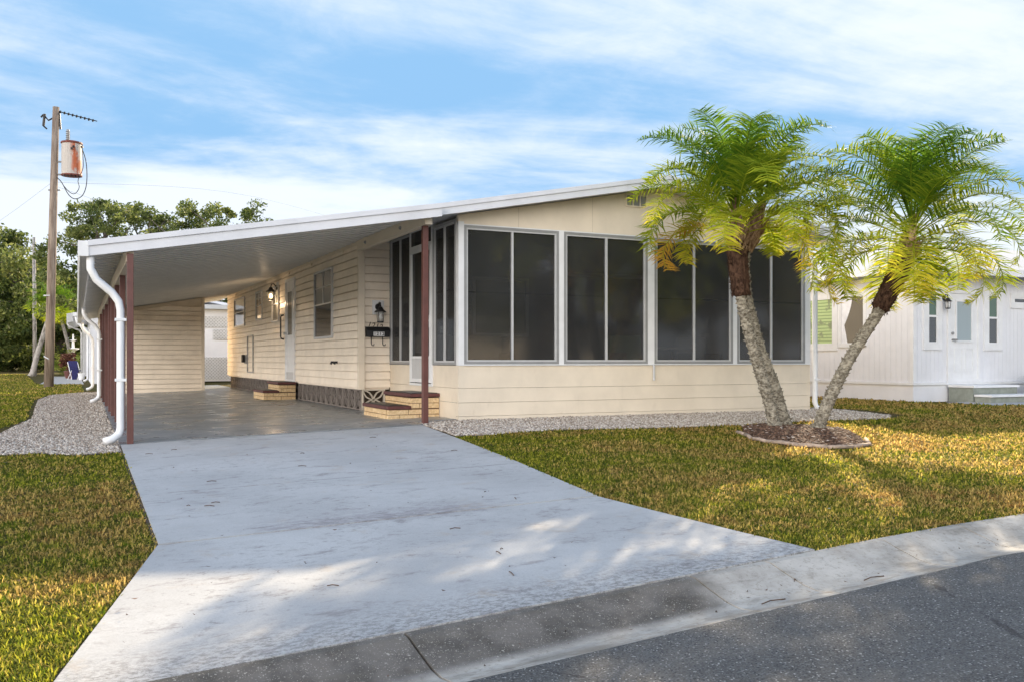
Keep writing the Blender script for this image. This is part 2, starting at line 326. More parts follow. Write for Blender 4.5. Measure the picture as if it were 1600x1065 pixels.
# ------------------------------------------------------------------ object helpers
COL = S.collection
def tag(o, label=None, cat=None, group=None, kind=None):
    for k, v in (('label', label), ('category', cat), ('group', group), ('kind', kind)):
        if v: o[k] = v
    return o
def thing(name, label, cat, loc=(0,0,0), rz=0, group=None):
    o = bpy.data.objects.new(name, None); COL.objects.link(o); o.location = loc; o.rotation_euler = (0,0,rz)
    o.empty_display_size = .2; return tag(o, label, cat, group)
class MB:
    def __init__(s): s.v = []; s.f = []; s.mi = []
    def add(s, vs, fs, m=0):
        b = len(s.v); s.v += [tuple(v) for v in vs]; s.f += [tuple(b+i for i in f) for f in fs]; s.mi += [m]*len(fs); return s
    def box(s, x0, x1, y0, y1, z0, z1, m=0):
        if x0 > x1: x0, x1 = x1, x0
        if y0 > y1: y0, y1 = y1, y0
        if z0 > z1: z0, z1 = z1, z0
        return s.add([(x,y,z) for z in (z0,z1) for y in (y0,y1) for x in (x0,x1)],
              [(0,2,3,1),(4,5,7,6),(0,1,5,4),(1,3,7,5),(3,2,6,7),(2,0,4,6)], m)
    def hexa(s, p, m=0):   # 8 corners: bottom 4 ccw, top 4 ccw
        return s.add(p, [(3,2,1,0),(4,5,6,7),(0,1,5,4),(1,2,6,5),(2,3,7,6),(3,0,4,7)], m)
    def prism(s, poly, axis, a, b, m=0):  # poly of (u,v); extruded along axis
        def mk(u, v, w): return {0:(w,u,v), 1:(u,w,v), 2:(u,v,w)}[axis]
        n = len(poly); vs = [mk(u,v,a) for u,v in poly] + [mk(u,v,b) for u,v in poly]
        fs = [tuple(range(n))[::-1], tuple(range(n,2*n))] + [(i,(i+1)%n,(i+1)%n+n,i+n) for i in range(n)]
        return s.add(vs, fs, m)
    def tube(s, pts, rad, n=8, m=0, cap=True, squash=1.):
        pts = [Vector(p) for p in pts]; rs = rad if isinstance(rad, (list, tuple)) else [rad]*len(pts); vs = []; prev = None
        for i, p in enumerate(pts):
            d = (pts[min(i+1,len(pts)-1)] - pts[max(i-1,0)])
            if d.length < 1e-9: d = Vector((0,0,1))
            d.normalize()
            if prev is None:
                a = Vector((0,0,1)) if abs(d.z) < .9 else Vector((1,0,0)); u = d.cross(a).normalized()
            else: u = (prev - d*prev.dot(d)).normalized()
            prev = u; w = d.cross(u)
            for k in range(n):
                t = 2*math.pi*k/n; vs.append(p + (u*math.cos(t) + w*math.sin(t)*squash)*rs[i])
        fs = [(i*n+k, i*n+(k+1)%n, (i+1)*n+(k+1)%n, (i+1)*n+k) for i in range(len(pts)-1) for k in range(n)]
        if cap: fs += [tuple(range(n))[::-1], tuple(range((len(pts)-1)*n, len(pts)*n))]
        return s.add(vs, fs, m)
    def lathe(s, prof, c=(0,0,0), n=16, m=0, cap=True):
        vs = [(c[0]+r*math.cos(2*math.pi*k/n), c[1]+r*math.sin(2*math.pi*k/n), c[2]+z) for r, z in prof for k in range(n)]
        fs = [(i*n+k, i*n+(k+1)%n, (i+1)*n+(k+1)%n, (i+1)*n+k) for i in range(len(prof)-1) for k in range(n)]
        if cap: fs += [tuple(range(n))[::-1], tuple(range((len(prof)-1)*n, len(prof)*n))]
        return s.add(vs, fs, m)
    def build(s, name, mats, parent=None, smooth=False, bevel=0):
        me = bpy.data.meshes.new(name); me.from_pydata(s.v, [], s.f)
        if not isinstance(mats, (list, tuple)): mats = [mats]
        for m in mats: me.materials.append(m)
        me.polygons.foreach_set('material_index', s.mi)
        if smooth: me.polygons.foreach_set('use_smooth', [True]*len(s.f))
        me.update(); o = bpy.data.objects.new(name, me); COL.objects.link(o)
        if parent is not None:
            o.parent = parent
        if bevel:
            b = o.modifiers.new('bevel', 'BEVEL'); b.width = bevel; b.segments = 2; b.limit_method = 'ANGLE'
        return o
def npmesh(name, V, F, mat, rnd=None, parent=None, smooth=False):
    """V (n,3), F (m,k) numpy; rnd per vertex"""
    me = bpy.data.meshes.new(name); k = F.shape[1]
    me.vertices.add(len(V)); me.vertices.foreach_set('co', V.astype(np.float32).ravel())
    me.loops.add(F.size); me.loops.foreach_set('vertex_index', F.astype(np.int32).ravel())
    me.polygons.add(len(F)); me.polygons.foreach_set('loop_start', (np.arange(len(F))*k).astype(np.int32))
    if smooth: me.polygons.foreach_set('use_smooth', np.ones(len(F), bool))
    if rnd is not None:
        a = me.attributes.new('rnd', 'FLOAT', 'POINT'); a.data.foreach_set('value', rnd.astype(np.float32))
    me.materials.append(mat); me.update(calc_edges=True)
    o = bpy.data.objects.new(name, me); COL.objects.link(o); o.parent = parent; return o
def text_mesh(body, size, mat, name, parent, loc, rot, extrude=.003, shear=0, off=0.):
    c = bpy.data.curves.new(name, 'FONT'); c.body = body; c.size = size; c.extrude = extrude; c.shear = shear; c.align_x = 'CENTER'; c.align_y = 'CENTER'; c.offset = off
    t = bpy.data.objects.new('tmp', c); COL.objects.link(t); bpy.context.view_layer.update()
    me = bpy.data.meshes.new_from_object(t.evaluated_get(bpy.context.evaluated_depsgraph_get())); bpy.data.objects.remove(t)
    me.materials.clear(); me.materials.append(mat)
    o = bpy.data.objects.new(name, me); COL.objects.link(o); o.parent = parent; o.location = loc; o.rotation_euler = rot; return o
# ------------------------------------------------------------------ terrain
def yA(x): return -8.08 + .094*(x+4.44)           # back line of the kerb
def gz(x, y):
    z = .028*max(min(x, 0), -4.6)
    if y < 0: z += .03*max(y, yA(x))
    return z
def gzv(x, y):
    ya = -8.08 + .094*(x+4.44)
    return .028*np.clip(x, -4.6, 0) + np.where(y < 0, .03*np.maximum(y, ya), 0)
def sheet(name, poly, dz, mat, kind=None, label=None, thick=0., parent=None, cat=None):
    bm = bmesh.new(); vs = [bm.verts.new((x, y, 0)) for x, y in poly]; f = bm.faces.new(vs)
    if f.normal.z < 0: f.normal_flip()
    for co, no in (((0,0,0),(1,0,0)), ((-4.6,0,0),(1,0,0)), ((0,0,0),(0,1,0))):
        bmesh.ops.bisect_plane(bm, geom=bm.verts[:]+bm.edges[:]+bm.faces[:], plane_co=co, plane_no=no)
    bmesh.ops.triangulate(bm, faces=bm.faces[:])
    for v in bm.verts: v.co.z = gz(v.co.x, v.co.y) + dz
    if thick:
        be = [e for e in bm.edges if e.is_boundary]; r = bmesh.ops.extrude_edge_only(bm, edges=be)
        for v in [g for g in r['geom'] if isinstance(g, bmesh.types.BMVert)]: v.co.z -= thick
    bmesh.ops.recalc_face_normals(bm, faces=bm.faces[:])
    if sum(f.normal.z for f in bm.faces) < 0:
        for f in bm.faces: f.normal_flip()
    me = bpy.data.meshes.new(name); bm.to_mesh(me); bm.free(); me.materials.append(mat)
    o = bpy.data.objects.new(name, me); COL.objects.link(o); o.parent = parent
    return tag(o, label, cat, None, kind)
def xs_line(a, b, n): return [a + (b-a)*i/n for i in range(n+1)]
# ground: lawn side and far side of the street
g = MB()
XS = [-400,-150,-60,-30,-15,-8,-4.6,-2.3,0,2,5,10,20,40,90,200,400]
for i in range(len(XS)-1):
    a, b = XS[i], XS[i+1]
    ys = lambda x: [yA(x)+.0, min(0, yA(x)/2) if yA(x) < 0 else yA(x)+1, 0.0 if yA(x) < 0 else yA(x)+2, 60, 600]
    ya, yb = ys(a), ys(b)
    for j in range(4):
        g.add([(a,ya[j],gz(a,ya[j])), (b,yb[j],gz(b,yb[j])), (b,yb[j+1],gz(b,yb[j+1])), (a,ya[j+1],gz(a,ya[j+1]))], [(0,1,2,3)])
    za, zb = gz(a, yA(a)), gz(b, yA(b))
    g.add([(a,yA(a),za), (b,yA(b),zb), (b,yA(b),zb-.14), (a,yA(a),za-.14)], [(3,2,1,0)])
    g.add([(a,yA(a)-7.6,za-.14), (b,yA(b)-7.6,zb-.14), (b,yA(b),zb-.14), (a,yA(a),za-.14)], [(0,1,2,3)])
    g.add([(a,yA(a)-7.6,za), (b,yA(b)-7.6,zb), (b,yA(b)-7.6,zb-.14), (a,yA(a)-7.6,za-.14)], [(0,1,2,3)])
    g.add([(a,-500,za), (b,-500,zb), (b,yA(b)-7.6,zb), (a,yA(a)-7.6,za)], [(0,1,2,3)])
tag(g.build('ground', groundm), kind='structure')
# kerb: rolled valley profile in cast lengths with open joints
prof = [(0,.012),(.05,.010),(.14,-.020),(.28,-.062),(.36,-.072),(.44,-.064),(.53,-.050)]
def curb(name, xr, joints, sgn=1, off=0.):
    k = MB()
    ends = sorted(joints + [xr[0], xr[1]])
    for a, b in zip(ends[:-1], ends[1:]):
        a += .006; b -= .006; n = max(1, int((b-a)/1.5)); st = xs_line(a, b, n)
        vs = []; fs = []
        for x in st:
            for d, z in prof: vs.append((x + .0955*d*sgn, yA(x) - off - d*sgn, gz(x, yA(x)) + z))
            d, z = prof[-1]; vs.append((x + .0955*d*sgn, yA(x)-off-d*sgn, gz(x, yA(x))-.13)); vs.append((x, yA(x)-off, gz(x, yA(x))-.13))
        m = len(prof)+2
        for i in range(len(st)-1):
            for j in range(m): fs.append((i*m+j, (i+1)*m+j, (i+1)*m+(j+1)%m, i*m+(j+1)%m))
        fs += [tuple(range(m)), tuple(range((len(st)-1)*m, len(st)*m))[::-1]]
        if sgn > 0: fs = [f[::-1] for f in fs]
        k.add(vs, fs)
    return tag(k.build(name, curbm, smooth=False), kind='structure')
J = [-1.9,-1.36,-.42,.34,1.9,3.5,5.1,6.7,8.3,9.9,12,14,17,20,-3.5,-5.1,-6.7,-8.3,-10,-13,-17]
curb('kerb', (-60, 60), J)
curb('kerb_far', (-60, 60), [x*2.4 for x in J if abs(x) < 20], -1, 7.6)
k = MB(); XR = xs_line(-60, 60, 24)
for a, b in zip(XR[:-1], XR[1:]):
    rows = []
    for x in (a, b):
        y0 = yA(x)-.525; y1 = yA(x)-7.08; z = gz(x, yA(x))-.054
        rows.append([(x, y0, z), (x, y0-.35, z+.012), (x, (y0+y1)/2, z+.05), (x, y1+.3, z+.012), (x, y1, z)])
    for j in range(4): k.add([rows[0][j], rows[0][j+1], rows[1][j+1], rows[1][j]], [(0,1,2,3)])
tag(k.build('road', asphalt), kind='structure')
# driveway
sheet('driveway_base', [(-4.34,-.44),(-.62,-.36),(-1.2,-5.78),(-.97,-7.72),(-4.9,-8.115),(-4.33,-5.84)], .004, soil, 'structure')
drv = [[(-4.31,-.47),(-2.5,-.43),(-.66,-.38),(-.78,-1.9),(-.97,-3.9),(-1.19,-5.73),(-2.7,-5.755),(-4.31,-5.79)],
       [(-4.32,-5.815),(-2.7,-5.78),(-1.2,-5.755),(-1.13,-6.4),(-1.03,-7.2),(-.95,-7.745),(-2.5,-7.892),(-4.88,-8.112)]]
dm = MB()
def slabmesh(name, polys, dz, thick, mat, kind='structure', parent=None):
    obs = [sheet(name, p, dz, mat, kind, thick=thick) for p in polys]
    bm = bmesh.new()
    for o in obs: bm.from_mesh(o.data)
    me = obs[0].data; bm.to_mesh(me); bm.free()
    for o in obs[1:]: bpy.data.objects.remove(o)
    return obs[0]
slabmesh('driveway', drv, .018, .016, concrete)
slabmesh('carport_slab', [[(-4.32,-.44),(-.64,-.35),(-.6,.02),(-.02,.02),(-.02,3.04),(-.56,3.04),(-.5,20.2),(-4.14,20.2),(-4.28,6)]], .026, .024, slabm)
slabmesh('walkway', [[(-6.1,29.2),(-4.5,28.6),(-4.6,48),(-6,48)]], .01, .008, concrete)
slabmesh('neighbour_walk', [[(10.6,-.15),(18,-2.6),(18,-.9),(13.2,.75),(10.6,.8)]], .012, .01, concrete)
gravL = [(-5.6,-.9),(-5.13,-.85),(-4.77,-1.12),(-4.33,-1.08),(-4.325,-.46),(-4.29,6),(-4.16,14),(-4.15,18),(-4.6,18.3),(-5.4,16.4),(-5.6,13),(-5.5,8.3),(-5.42,5.1),(-5.62,2.6),(-5.75,.6)]
gravR = [(-.64,-.4),(-.655,-.95),(-.70,-1.63),(-.4,-1.74),(-.01,-1.72),(.77,-1.59),(1.8,-1.77),(3.31,-1.82),(4.7,-1.65),(6.3,-1.75),(6.8,-1.3),(6.9,-.3),(6.7,.3),(6.38,.3),(6.38,-.02),(-.02,-.02),(-.58,-.02)]
sheet('gravel_bed', gravL, .006, gravelbed, 'structure'); sheet('gravel_strip', gravR, .006, gravelbed, 'structure')
def inpoly(px, py, poly):
    inside = np.zeros(len(px), bool); n = len(poly)
    for i in range(n):
        x1, y1 = poly[i]; x2, y2 = poly[(i+1)%n]
        c = ((y1 > py) != (y2 > py)) & (px < (x2-x1)*(py-y1)/((y2-y1) or 1e-9) + x1); inside ^= c
    return inside
CX, CY = -4.76, -11.72
OCT = np.array([(1,0,0),(-1,0,0),(0,1,0),(0,-1,0),(0,0,1),(0,0,-1)], float)
OF = np.array([(0,2,4),(2,1,4),(1,3,4),(3,0,4),(2,0,5),(1,2,5),(3,1,5),(0,3,5)])
def lumps(name, pts, size, mat, parent=None, flat=.6, spread=.5, **tg):
    n = len(pts); s = size*(1-spread + 2*spread*rng.random(n))
    V = OCT[None]*(.7+.6*rng.random((n,6,1))); V = V*np.stack([np.ones(n), .6+.5*rng.random(n), flat*(.6+.6*rng.random(n))], 1)[:,None]
    a = rng.random(n)*6.28; c, sn = np.cos(a)[:,None], np.sin(a)[:,None]
    X = V[:,:,0]*c - V[:,:,1]*sn; Y = V[:,:,0]*sn + V[:,:,1]*c; Z = V[:,:,2] + V[:,:,0]*(rng.random(n)[:,None]-.5)*.6
    V = np.stack([X,Y,Z], 2)*s[:,None,None] + pts[:,None,:]
    F = (OF[None] + (np.arange(n)*6)[:,None,None]).reshape(-1,3)
    o = npmesh(name, V.reshape(-1,3), F, mat, np.repeat(rng.random(n), 6), parent); return tag(o, **tg) if tg else o
def scatter(poly, n, near=None):
    P = np.array(poly); out = []
    lo, hi = P.min(0), P.max(0); got = 0
    while got < n:
        q = lo + (hi-lo)*rng.random((n*3, 2))
        if near is not None:
            d = np.hypot(q[:,0]-CX, q[:,1]-CY); q = q[rng.random(len(q)) < np.minimum(1, (near/d)**2)]
        q = q[inpoly(q[:,0], q[:,1], poly)]; out.append(q); got += len(q)
    return np.concatenate(out)[:n]
for poly, n in ((gravL, 26000), (gravR, 30000)):
    q = scatter(poly, n, 12.); pts = np.column_stack([q, gzv(q[:,0], q[:,1])+.010+.008*rng.random(len(q))])
    lumps('gravel', pts, .015, stonem, kind='stuff')
# --- mulch bed
bed = [(2.54,-2.95),(2.33,-3.31),(2.3,-3.62),(2.39,-4.03),(2.55,-4.28),(2.85,-4.33),(3.19,-4.22),(3.72,-3.57),(4.24,-2.8),(4.2,-2.3),(3.74,-1.96),(3.12,-2.2)]
sheet('mulch_bed', bed, .007, soil, 'structure')
q = scatter(bed, 9000); hgt = .05*np.exp(-((q[:,0]-3.3)**2 + (q[:,1]+3.0)**2)/.8)
lumps('wood_mulch', np.column_stack([q, gzv(q[:,0], q[:,1])+.012+hgt+.02*rng.random(len(q))]), .022, chipm, flat=.3, kind='stuff')
e = MB(); fr = [(2.62,-2.7),(2.54,-2.95),(2.33,-3.31),(2.29,-3.62),(2.38,-4.03),(2.55,-4.29),(2.85,-4.35),(3.22,-4.24),(3.62,-3.8)]
for (x1,y1),(x2,y2) in zip(fr[:-1], fr[1:]):
    e.tube([(x1,y1,gz(x1,y1)+.03),((x1+x2)/2,(y1+y2)/2,gz(x1,y1)+.034),(x2,y2,gz(x2,y2)+.03)], .022, 8, cap=True)
tag(e.build('bed_edging', paint('edging_concrete', (.34,.26,.20), .9, .3, 20, dirt=.4), smooth=True), 'curved low brownish concrete edging round the front of the palm bed', 'garden edging')
# --- grass blades
def grass():
    right = [(-1.2,-5.74),(-.78,-1.9),(-.72,-1.68),(-.4,-1.78),(.77,-1.62),(1.8,-1.8),(3.31,-1.85),(4.7,-1.68),(6.3,-1.78),(7.15,-1.3),(7.35,-.2),(6.9,.35),(7,12),(10.2,12),(10.2,1.15),(10.5,-.2),(15,-1.8),(16,-6.05),(2.9,-7.40),(-.93,-7.74)]
    left = [(-4.33,-5.8),(-4.325,-1.1),(-4.8,-1.16),(-5.15,-.9),(-5.7,-.95),(-5.8,2.6),(-5.5,5),(-5.6,8.3),(-5.7,13),(-5.45,16.5),(-4.6,18.4),(-4.6,28.4),(-6.2,29.3),(-8,60),(-14,60),(-9,0),(-7,-8.3),(-4.9,-8.12)]
    Q = np.concatenate([scatter(right, 400000, 5.0), scatter(left, 340000, 3.4)])
    inb = inpoly(Q[:,0], Q[:,1], bed); Q = Q[~inb]
    Q = Q + rng.normal(size=Q.shape)*.016
    n = len(Q); d = np.hypot(Q[:,0]-CX, Q[:,1]-CY)
    z = gzv(Q[:,0], Q[:,1])
    ln = (.014+.034*rng.random(n)**1.6)*(1+.45*np.clip(d/12-.5, 0, 2)); wd = (.0020+.0022*rng.random(n))*np.clip(d/4.5, 1, 5)
    a = rng.random(n)*6.283; tilt = .15+1.4*rng.random(n)**.8
    dx, dy = np.cos(a), np.sin(a); px, py = -dy, dx
    b = np.column_stack([Q, z-.004])
    def at(f, g_, w): 
        h = ln*f; hor = h*np.sin(tilt*g_); ver = h*np.cos(tilt*g_)
        c = b + np.column_stack([dx*hor, dy*hor, ver]); off = np.column_stack([px, py, np.zeros(n)])*(wd*w)[:,None]; return c-off, c+off
    l0, r0 = at(0, 1, 1.); l1, r1 = at(.55, .8, .9); tip, _ = at(1., 1.15, 0)
    V = np.stack([l0, r0, l1, r1, tip], 1).reshape(-1,3); i = np.arange(n)*5
    F = np.concatenate([np.stack([i,i+1,i+3],1), np.stack([i,i+3,i+2],1), np.stack([i+2,i+3,i+4],1)])
    tag(npmesh('grass', V, F, bladem, np.repeat(rng.random(n), 5)), kind='stuff')
grass()
def litter():
    areas = [([(-4.3,-.6),(-.7,-.6),(-1.2,-5.7),(-1,-7.6),(-4.7,-8),(-4.3,-5.8)], 130, .03), ([(-4.4,-8.1),(1.5,-7.5),(1.4,-7.95),(-4.4,-8.5)], 160, -.03), ([(-1.15,-5.7),(-.8,-1.9),(4,-2),(8,-3),(2,-7.3),(-.9,-7.6)], 380, .05), ([(-4.45,-8),(-4.4,-1.2),(-6,-1),(-7,-8)], 120, .05)]
    V = []; F = []; r = []
    for poly, n, dz in areas:
        q = scatter(poly, n)
        for x, y in q:
            s = .006+.012*random.random(); a = random.random()*6.28; c, sn = math.cos(a)*s, math.sin(a)*s; z = gz(x, y)+dz+.004
            if dz < 0: z = gz(x, yA(x)) - .045
            t = random.random()*.5; k = len(V); cu = random.random()*.008
            V += [(x+c, y+sn, z+cu), (x-sn*t, y+c*t, z), (x-c, y-sn, z+cu), (x+sn*t, y-c*t, z)]; F.append((k,k+1,k+2,k+3)); r += [random.random()]*4
    tag(npmesh('leaf_litter', np.array(V), np.array(F), chipm, np.array(r)), kind='stuff')
litter()
def twigs():
    m = MB(); random.seed(77)
    for k in range(18):
        x, y = random.uniform(-4.2,-1.2), random.uniform(-7.7,-1.2); a = random.uniform(-.6,.6) + (1.57 if k % 5 == 0 else 0); l = random.uniform(.02,.09); z = gz(x,y)+.024
        m.tube([(x,y,z),(x+math.cos(a)*l*.5,y+math.sin(a)*l*.5+.006,z+.004),(x+math.cos(a)*l,y+math.sin(a)*l,z)], .0028, 5)
    for x in (-1.75,-1.0): m.tube([(x,yA(x)-.40,gz(x,yA(x))-.062),(x+.07,yA(x)-.380,gz(x,yA(x))-.058),(x+.17,yA(x)-.375,gz(x,yA(x))-.062)], .003, 5)
    tag(m.build('twig_litter', brownleaf), kind='stuff')
twigs()
# ------------------------------------------------------------------ wall frames: u along, v up, w outwards
def FX(X, s=-1): return lambda u, v, w: (X + s*w, u, v)
def FY(Y): return lambda u, v, w: (u, Y - w, v)
def fbox(mb, fr, u0, u1, v0, v1, w0, w1, m=0):
    return mb.hexa([fr(u0,v0,w0), fr(u1,v0,w0), fr(u1,v0,w1), fr(u0,v0,w1), fr(u0,v1,w0), fr(u1,v1,w0), fr(u1,v1,w1), fr(u0,v1,w1)], m)
def lap(mb, fr, u0, u1, v0, v1, ex=.135, d=.016, top=None):
    n = int(math.ceil((v1-v0)/ex))
    for i in range(n):
        a = v0+i*ex; b = min(a+ex+.002, v1)
        mb.add([fr(u0,a-.02,-.03), fr(u1,a-.02,-.03), fr(u1,a+.03,-.03), fr(u0,a+.03,-.03)], [(0,1,2,3)]); a += .013; b = min(b, v0+(i+1)*ex)
        mb.add([fr(u0,a,d), fr(u1,a,d), fr(u1,b,.002), fr(u0,b,.002)], [(0,1,2,3)])
        mb.add([fr(u0,a,d), fr(u1,a,d), fr(u1,a,-.008), fr(u0,a,-.008)], [(3,2,1,0)])
        mb.add([fr(u0,a,d), fr(u0,b,.002), fr(u0,a,0)], [(0,1,2)]); mb.add([fr(u1,a,d), fr(u1,b,.002), fr(u1,a,0)], [(2,1,0)])
    return mb
def ring(mb, fr, u0, u1, v0, v1, t, w0, w1, m=0):
    fbox(mb, fr, u0, u0+t, v0, v1, w0, w1, m); fbox(mb, fr, u1-t, u1, v0, v1, w0, w1, m)
    fbox(mb, fr, u0+t, u1-t, v0, v0+t, w0, w1, m); fbox(mb, fr, u0+t, u1-t, v1-t, v1, w0, w1, m); return mb
# ------------------------------------------------------------------ the house
house = thing('mobile_home', 'single-storey cream mobile home with lap siding, low white gable roof and dark screened front porch', 'house')
def P_(mb, name, mats, parent=house, **k): return mb.build(name, mats, parent, **k)
def rt(x): return 2.90 + .188*(x+.42) if x < 3.3 else 3.60 - .188*(x-3.3)   # roof top height
m = MB()
for x0, x1 in ((-.42,3.3),(3.3,6.78)):
    m.prism([(x0,rt(x0)-.13),(x1,rt(x1)-.13),(x1,rt(x1)),(x0,rt(x0))], 1, -.30, 17.9)
    m.prism([(x0,rt(x0)-.145),(x1,rt(x1)-.145),(x1,rt(x1)+.006),(x0,rt(x0)+.006)], 1, -.34, -.303)
    for j in range(22):      # standing seams
        pass
roof = P_(m, 'roof', roofwhite)
m = MB(); x0, x1 = -.42, 3.3
for x0, x1 in ((-.44,3.3),(3.3,6.80)): m.prism([(x0,rt(x0)-.05),(x1,rt(x1)-.05),(x1,rt(x1)+.012),(x0,rt(x0)+.012)], 1, -.356, -.342)
P_(m, 'roof_trim', roofwhite, roof)
m = MB(); x = 6.78; m.prism([(x,2.80),(x+.11,2.82),(x+.11,2.94),(x+.10,2.94),(x+.10,2.83),(x,2.815)], 1, -.36, 17.9); P_(m, 'gutter', white, roof)
m = MB()
m.prism([(0,2.722),(3.3,2.722),(3.3,rt(3.3)-.14),(0,rt(0)-.14)], 1, 0, .06); m.prism([(3.301,2.722),(6.37,2.722),(6.37,rt(6.37)-.14),(3.301,rt(3.3)-.14)], 1, 0, .06)
gw = P_(m, 'gable_wall', creamwall)
m = MB()
for x in (.92, 2.14, 4.58, 5.8): P_(MB().box(x, x+.006, -.0025, .0, 2.724, rt(x)-.15), 'panel_seam', paint('seam_tan', (.55,.47,.36), .8), gw)  # seams in a darker tan than the panels
v = MB(); fr = FY(0)
ring(v, fr, 2.72, 3.10, 3.15, 3.34, .018, .001, .02)
fbox(v, fr, 2.84, 2.855, 3.168, 3.322, .001, .02); fbox(v, fr, 2.965, 2.98, 3.168, 3.322, .001, .02)
vo = P_(v, 'gable_vent', creamwall)
v = MB(); fbox(v, fr, 2.738, 3.082, 3.168, 3.322, .0005, .003); 
for i in range(9): fbox(v, fr, 2.738, 3.082, 3.172+i*.017, 3.178+i*.017, .004, .012)
P_(v, 'louvre', alu, vo)
# knee wall in three smooth courses
m = MB(); fr = FY(0)
for a, b, w in ((-.02,.058,.004),(.062,.247,.0),(.251,.447,.003),(.451,.762,.0)):
    fbox(m, fr, 0, 6.37, a, b, -.08, w)
P_(m, 'knee_wall', creamwall)
m = MB(); fr = FX(0)
for a, b, w in ((-.02,.247,.0),(.251,.447,.003),(.451,.762,.0)):
    fbox(m, fr, .082, .985, a, b, -.08, w)
    if b < .45: fbox(m, fr, .987, 1.995, a, b, -.08, w)
    fbox(m, fr, 1.997, 3.04, a, b, -.08, w)
P_(m, 'knee_wall', creamwall)
m = MB(); m.box(6.30,6.37,.081,17.6,0,2.9); m.box(.06,6.37,17.54,17.6,0,2.9); P_(m, 'rear_walls', creamwall)
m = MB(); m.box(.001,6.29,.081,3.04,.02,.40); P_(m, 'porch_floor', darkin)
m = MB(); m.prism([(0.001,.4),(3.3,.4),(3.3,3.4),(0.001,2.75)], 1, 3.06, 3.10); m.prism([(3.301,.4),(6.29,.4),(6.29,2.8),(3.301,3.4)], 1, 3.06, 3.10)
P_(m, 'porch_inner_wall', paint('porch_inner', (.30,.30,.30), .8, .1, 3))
pi = P_(ring(MB(), FY(3.055), 3.3, 5.2, .45, 2.45, .07, .0, .03), 'sliding_door', alulight); P_(fbox(MB(), FY(3.055), 3.371, 4.21, .521, 2.379, .002, .01), 'pane', palewin, pi); P_(fbox(MB(), FY(3.055), 4.25, 5.129, .521, 2.379, .002, .01), 'pane', winglass, pi); P_(fbox(MB(), FY(3.055), 4.211, 4.249, .521, 2.379, .0, .03), 'stile', alulight, pi)
pw = P_(ring(MB(), FY(3.055), 1.5, 2.6, 1.25, 2.3, .06, .0, .03), 'inner_window', alulight); P_(fbox(MB(), FY(3.055), 1.561, 2.539, 1.311, 2.239, .002, .01), 'pane', palewin, pw)
m = MB(); m.box(.90,1.00,3.045,3.059,1.30,1.42); P_(m, 'switch_plate', white)
m = MB(); fbox(m, FY(0), 0, .082, .764, 2.75, -.079, .008); P_(m, 'corner_post', white)
m = MB()
for a, b in ((1.575,1.655),(3.115,3.235),(4.745,4.825),(6.255,6.37)): fbox(m, FY(0), a, b, .766, 2.72, -.06, .012)
fbox(m, FY(0), .084, 6.37, .764, .780, -.06, .022); fbox(m, FY(0), .084, 6.37, 2.706, 2.7205, -.06, .006)
P_(m, 'window_trim', white)
def porch_window(fr, a, b, z0, z1, narrow=False):
    w = P_(ring(MB(), fr, a, b, z0, z1, .035, -.05, .012), 'porch_window', alu)
    f = ring(MB(), fr, a+.036, b-.036, z0+.036, z1-.036, .022, -.045, .004)
    c = (a+b)/2; fbox(f, fr, c-.014, c+.014, z0+.058, z1-.058, -.045, .008)
    P_(f, 'frame', alulight, w)
    zm = z0 + (z1-z0)*.52
    for u0, u1 in ((a+.058, c-.0145), (c+.0145, b-.058)):
        P_(fbox(MB(), fr, u0, u1, z0+.058, z1-.058, -.022, -.020), 'screen', screen, w)
        P_(fbox(MB(), fr, u0, u1, zm-.008, zm+.008, -.036, -.026), 'cross_bar', black, w)
for a, b in ((.084,1.573),(1.657,3.113),(3.237,4.743),(4.827,6.253)): porch_window(FY(0), a, b, .782, 2.705)
porch_window(FX(0), .084, .985, .77, 2.80); porch_window(FX(0), 2.0, 3.04, .77, 2.85)
# screen door
fr = FX(0); d = P_(ring(MB(), fr, .99, 1.995, .45, 2.86, .035, -.06, .02), 'screen_door', white)
f = ring(MB(), fr, 1.03, 1.955, .50, 2.54, .055, -.01, .028); fbox(f, fr, 1.0255, 1.9595, 2.545, 2.60, -.03, .018); P_(f, 'door_frame', white, d)
P_(fbox(MB(), fr, 1.086, 1.899, .556, .86, .0, .016), 'kick_panel', alulight, d)
P_(fbox(MB(), fr, 1.086, 1.899, .90, 2.484, .0, .002), 'screen', screen, d)
P_(fbox(MB(), fr, 1.086, 1.899, .862, .898, .0, .02), 'rail', white, d)
P_(fbox(MB(), fr, 1.026, 1.959, 2.602, 2.82, .0, .002), 'transom_screen', screen, d)
h = fbox(MB(), fr, 1.045, 1.075, 1.32, 1.50, .029, .036); h.tube([fr(1.06,1.42,.03), fr(1.06,1.42,.075), fr(1.16,1.42,.08)], .009, 8); P_(h, 'handle', white, d)
# main body, carport side
m = MB(); m.box(-.505,-.44,3.06,17.6,.36,2.82); lap(m, FX(-.54), 3.0, 17.6, .37, 2.80, .135); P_(m, 'side_wall', cream)
m = MB(); lap(m, FY(3.05), -.47, -.002, .37, 2.80, .135); m.box(-.50,-.004,3.085,3.12,.36,2.80); P_(m, 'entry_wall', cream)
m = MB(); m.box(-.566,-.463,2.968,3.045,.355,2.83); P_(m, 'corner_trim', creamwall)
m = MB(); m.box(-.60,-.50,-.32,2.965,2.63,2.79); be = P_(m, 'entry_beam', creamwall)
m = MB(); m.box(-.557,-.543,3.05,17.6,2.74,2.81)
for y in (3.9,6.3,8.4,11.,13.2,15.8): m.box(-.575,-.558,y,y+.05,2.70,2.75)
P_(m, 'wall_flashing', creamwall)
m = MB(); m.lathe([(.03,0),(.03,.012),(.012,.02)], (0,0,0), 10)
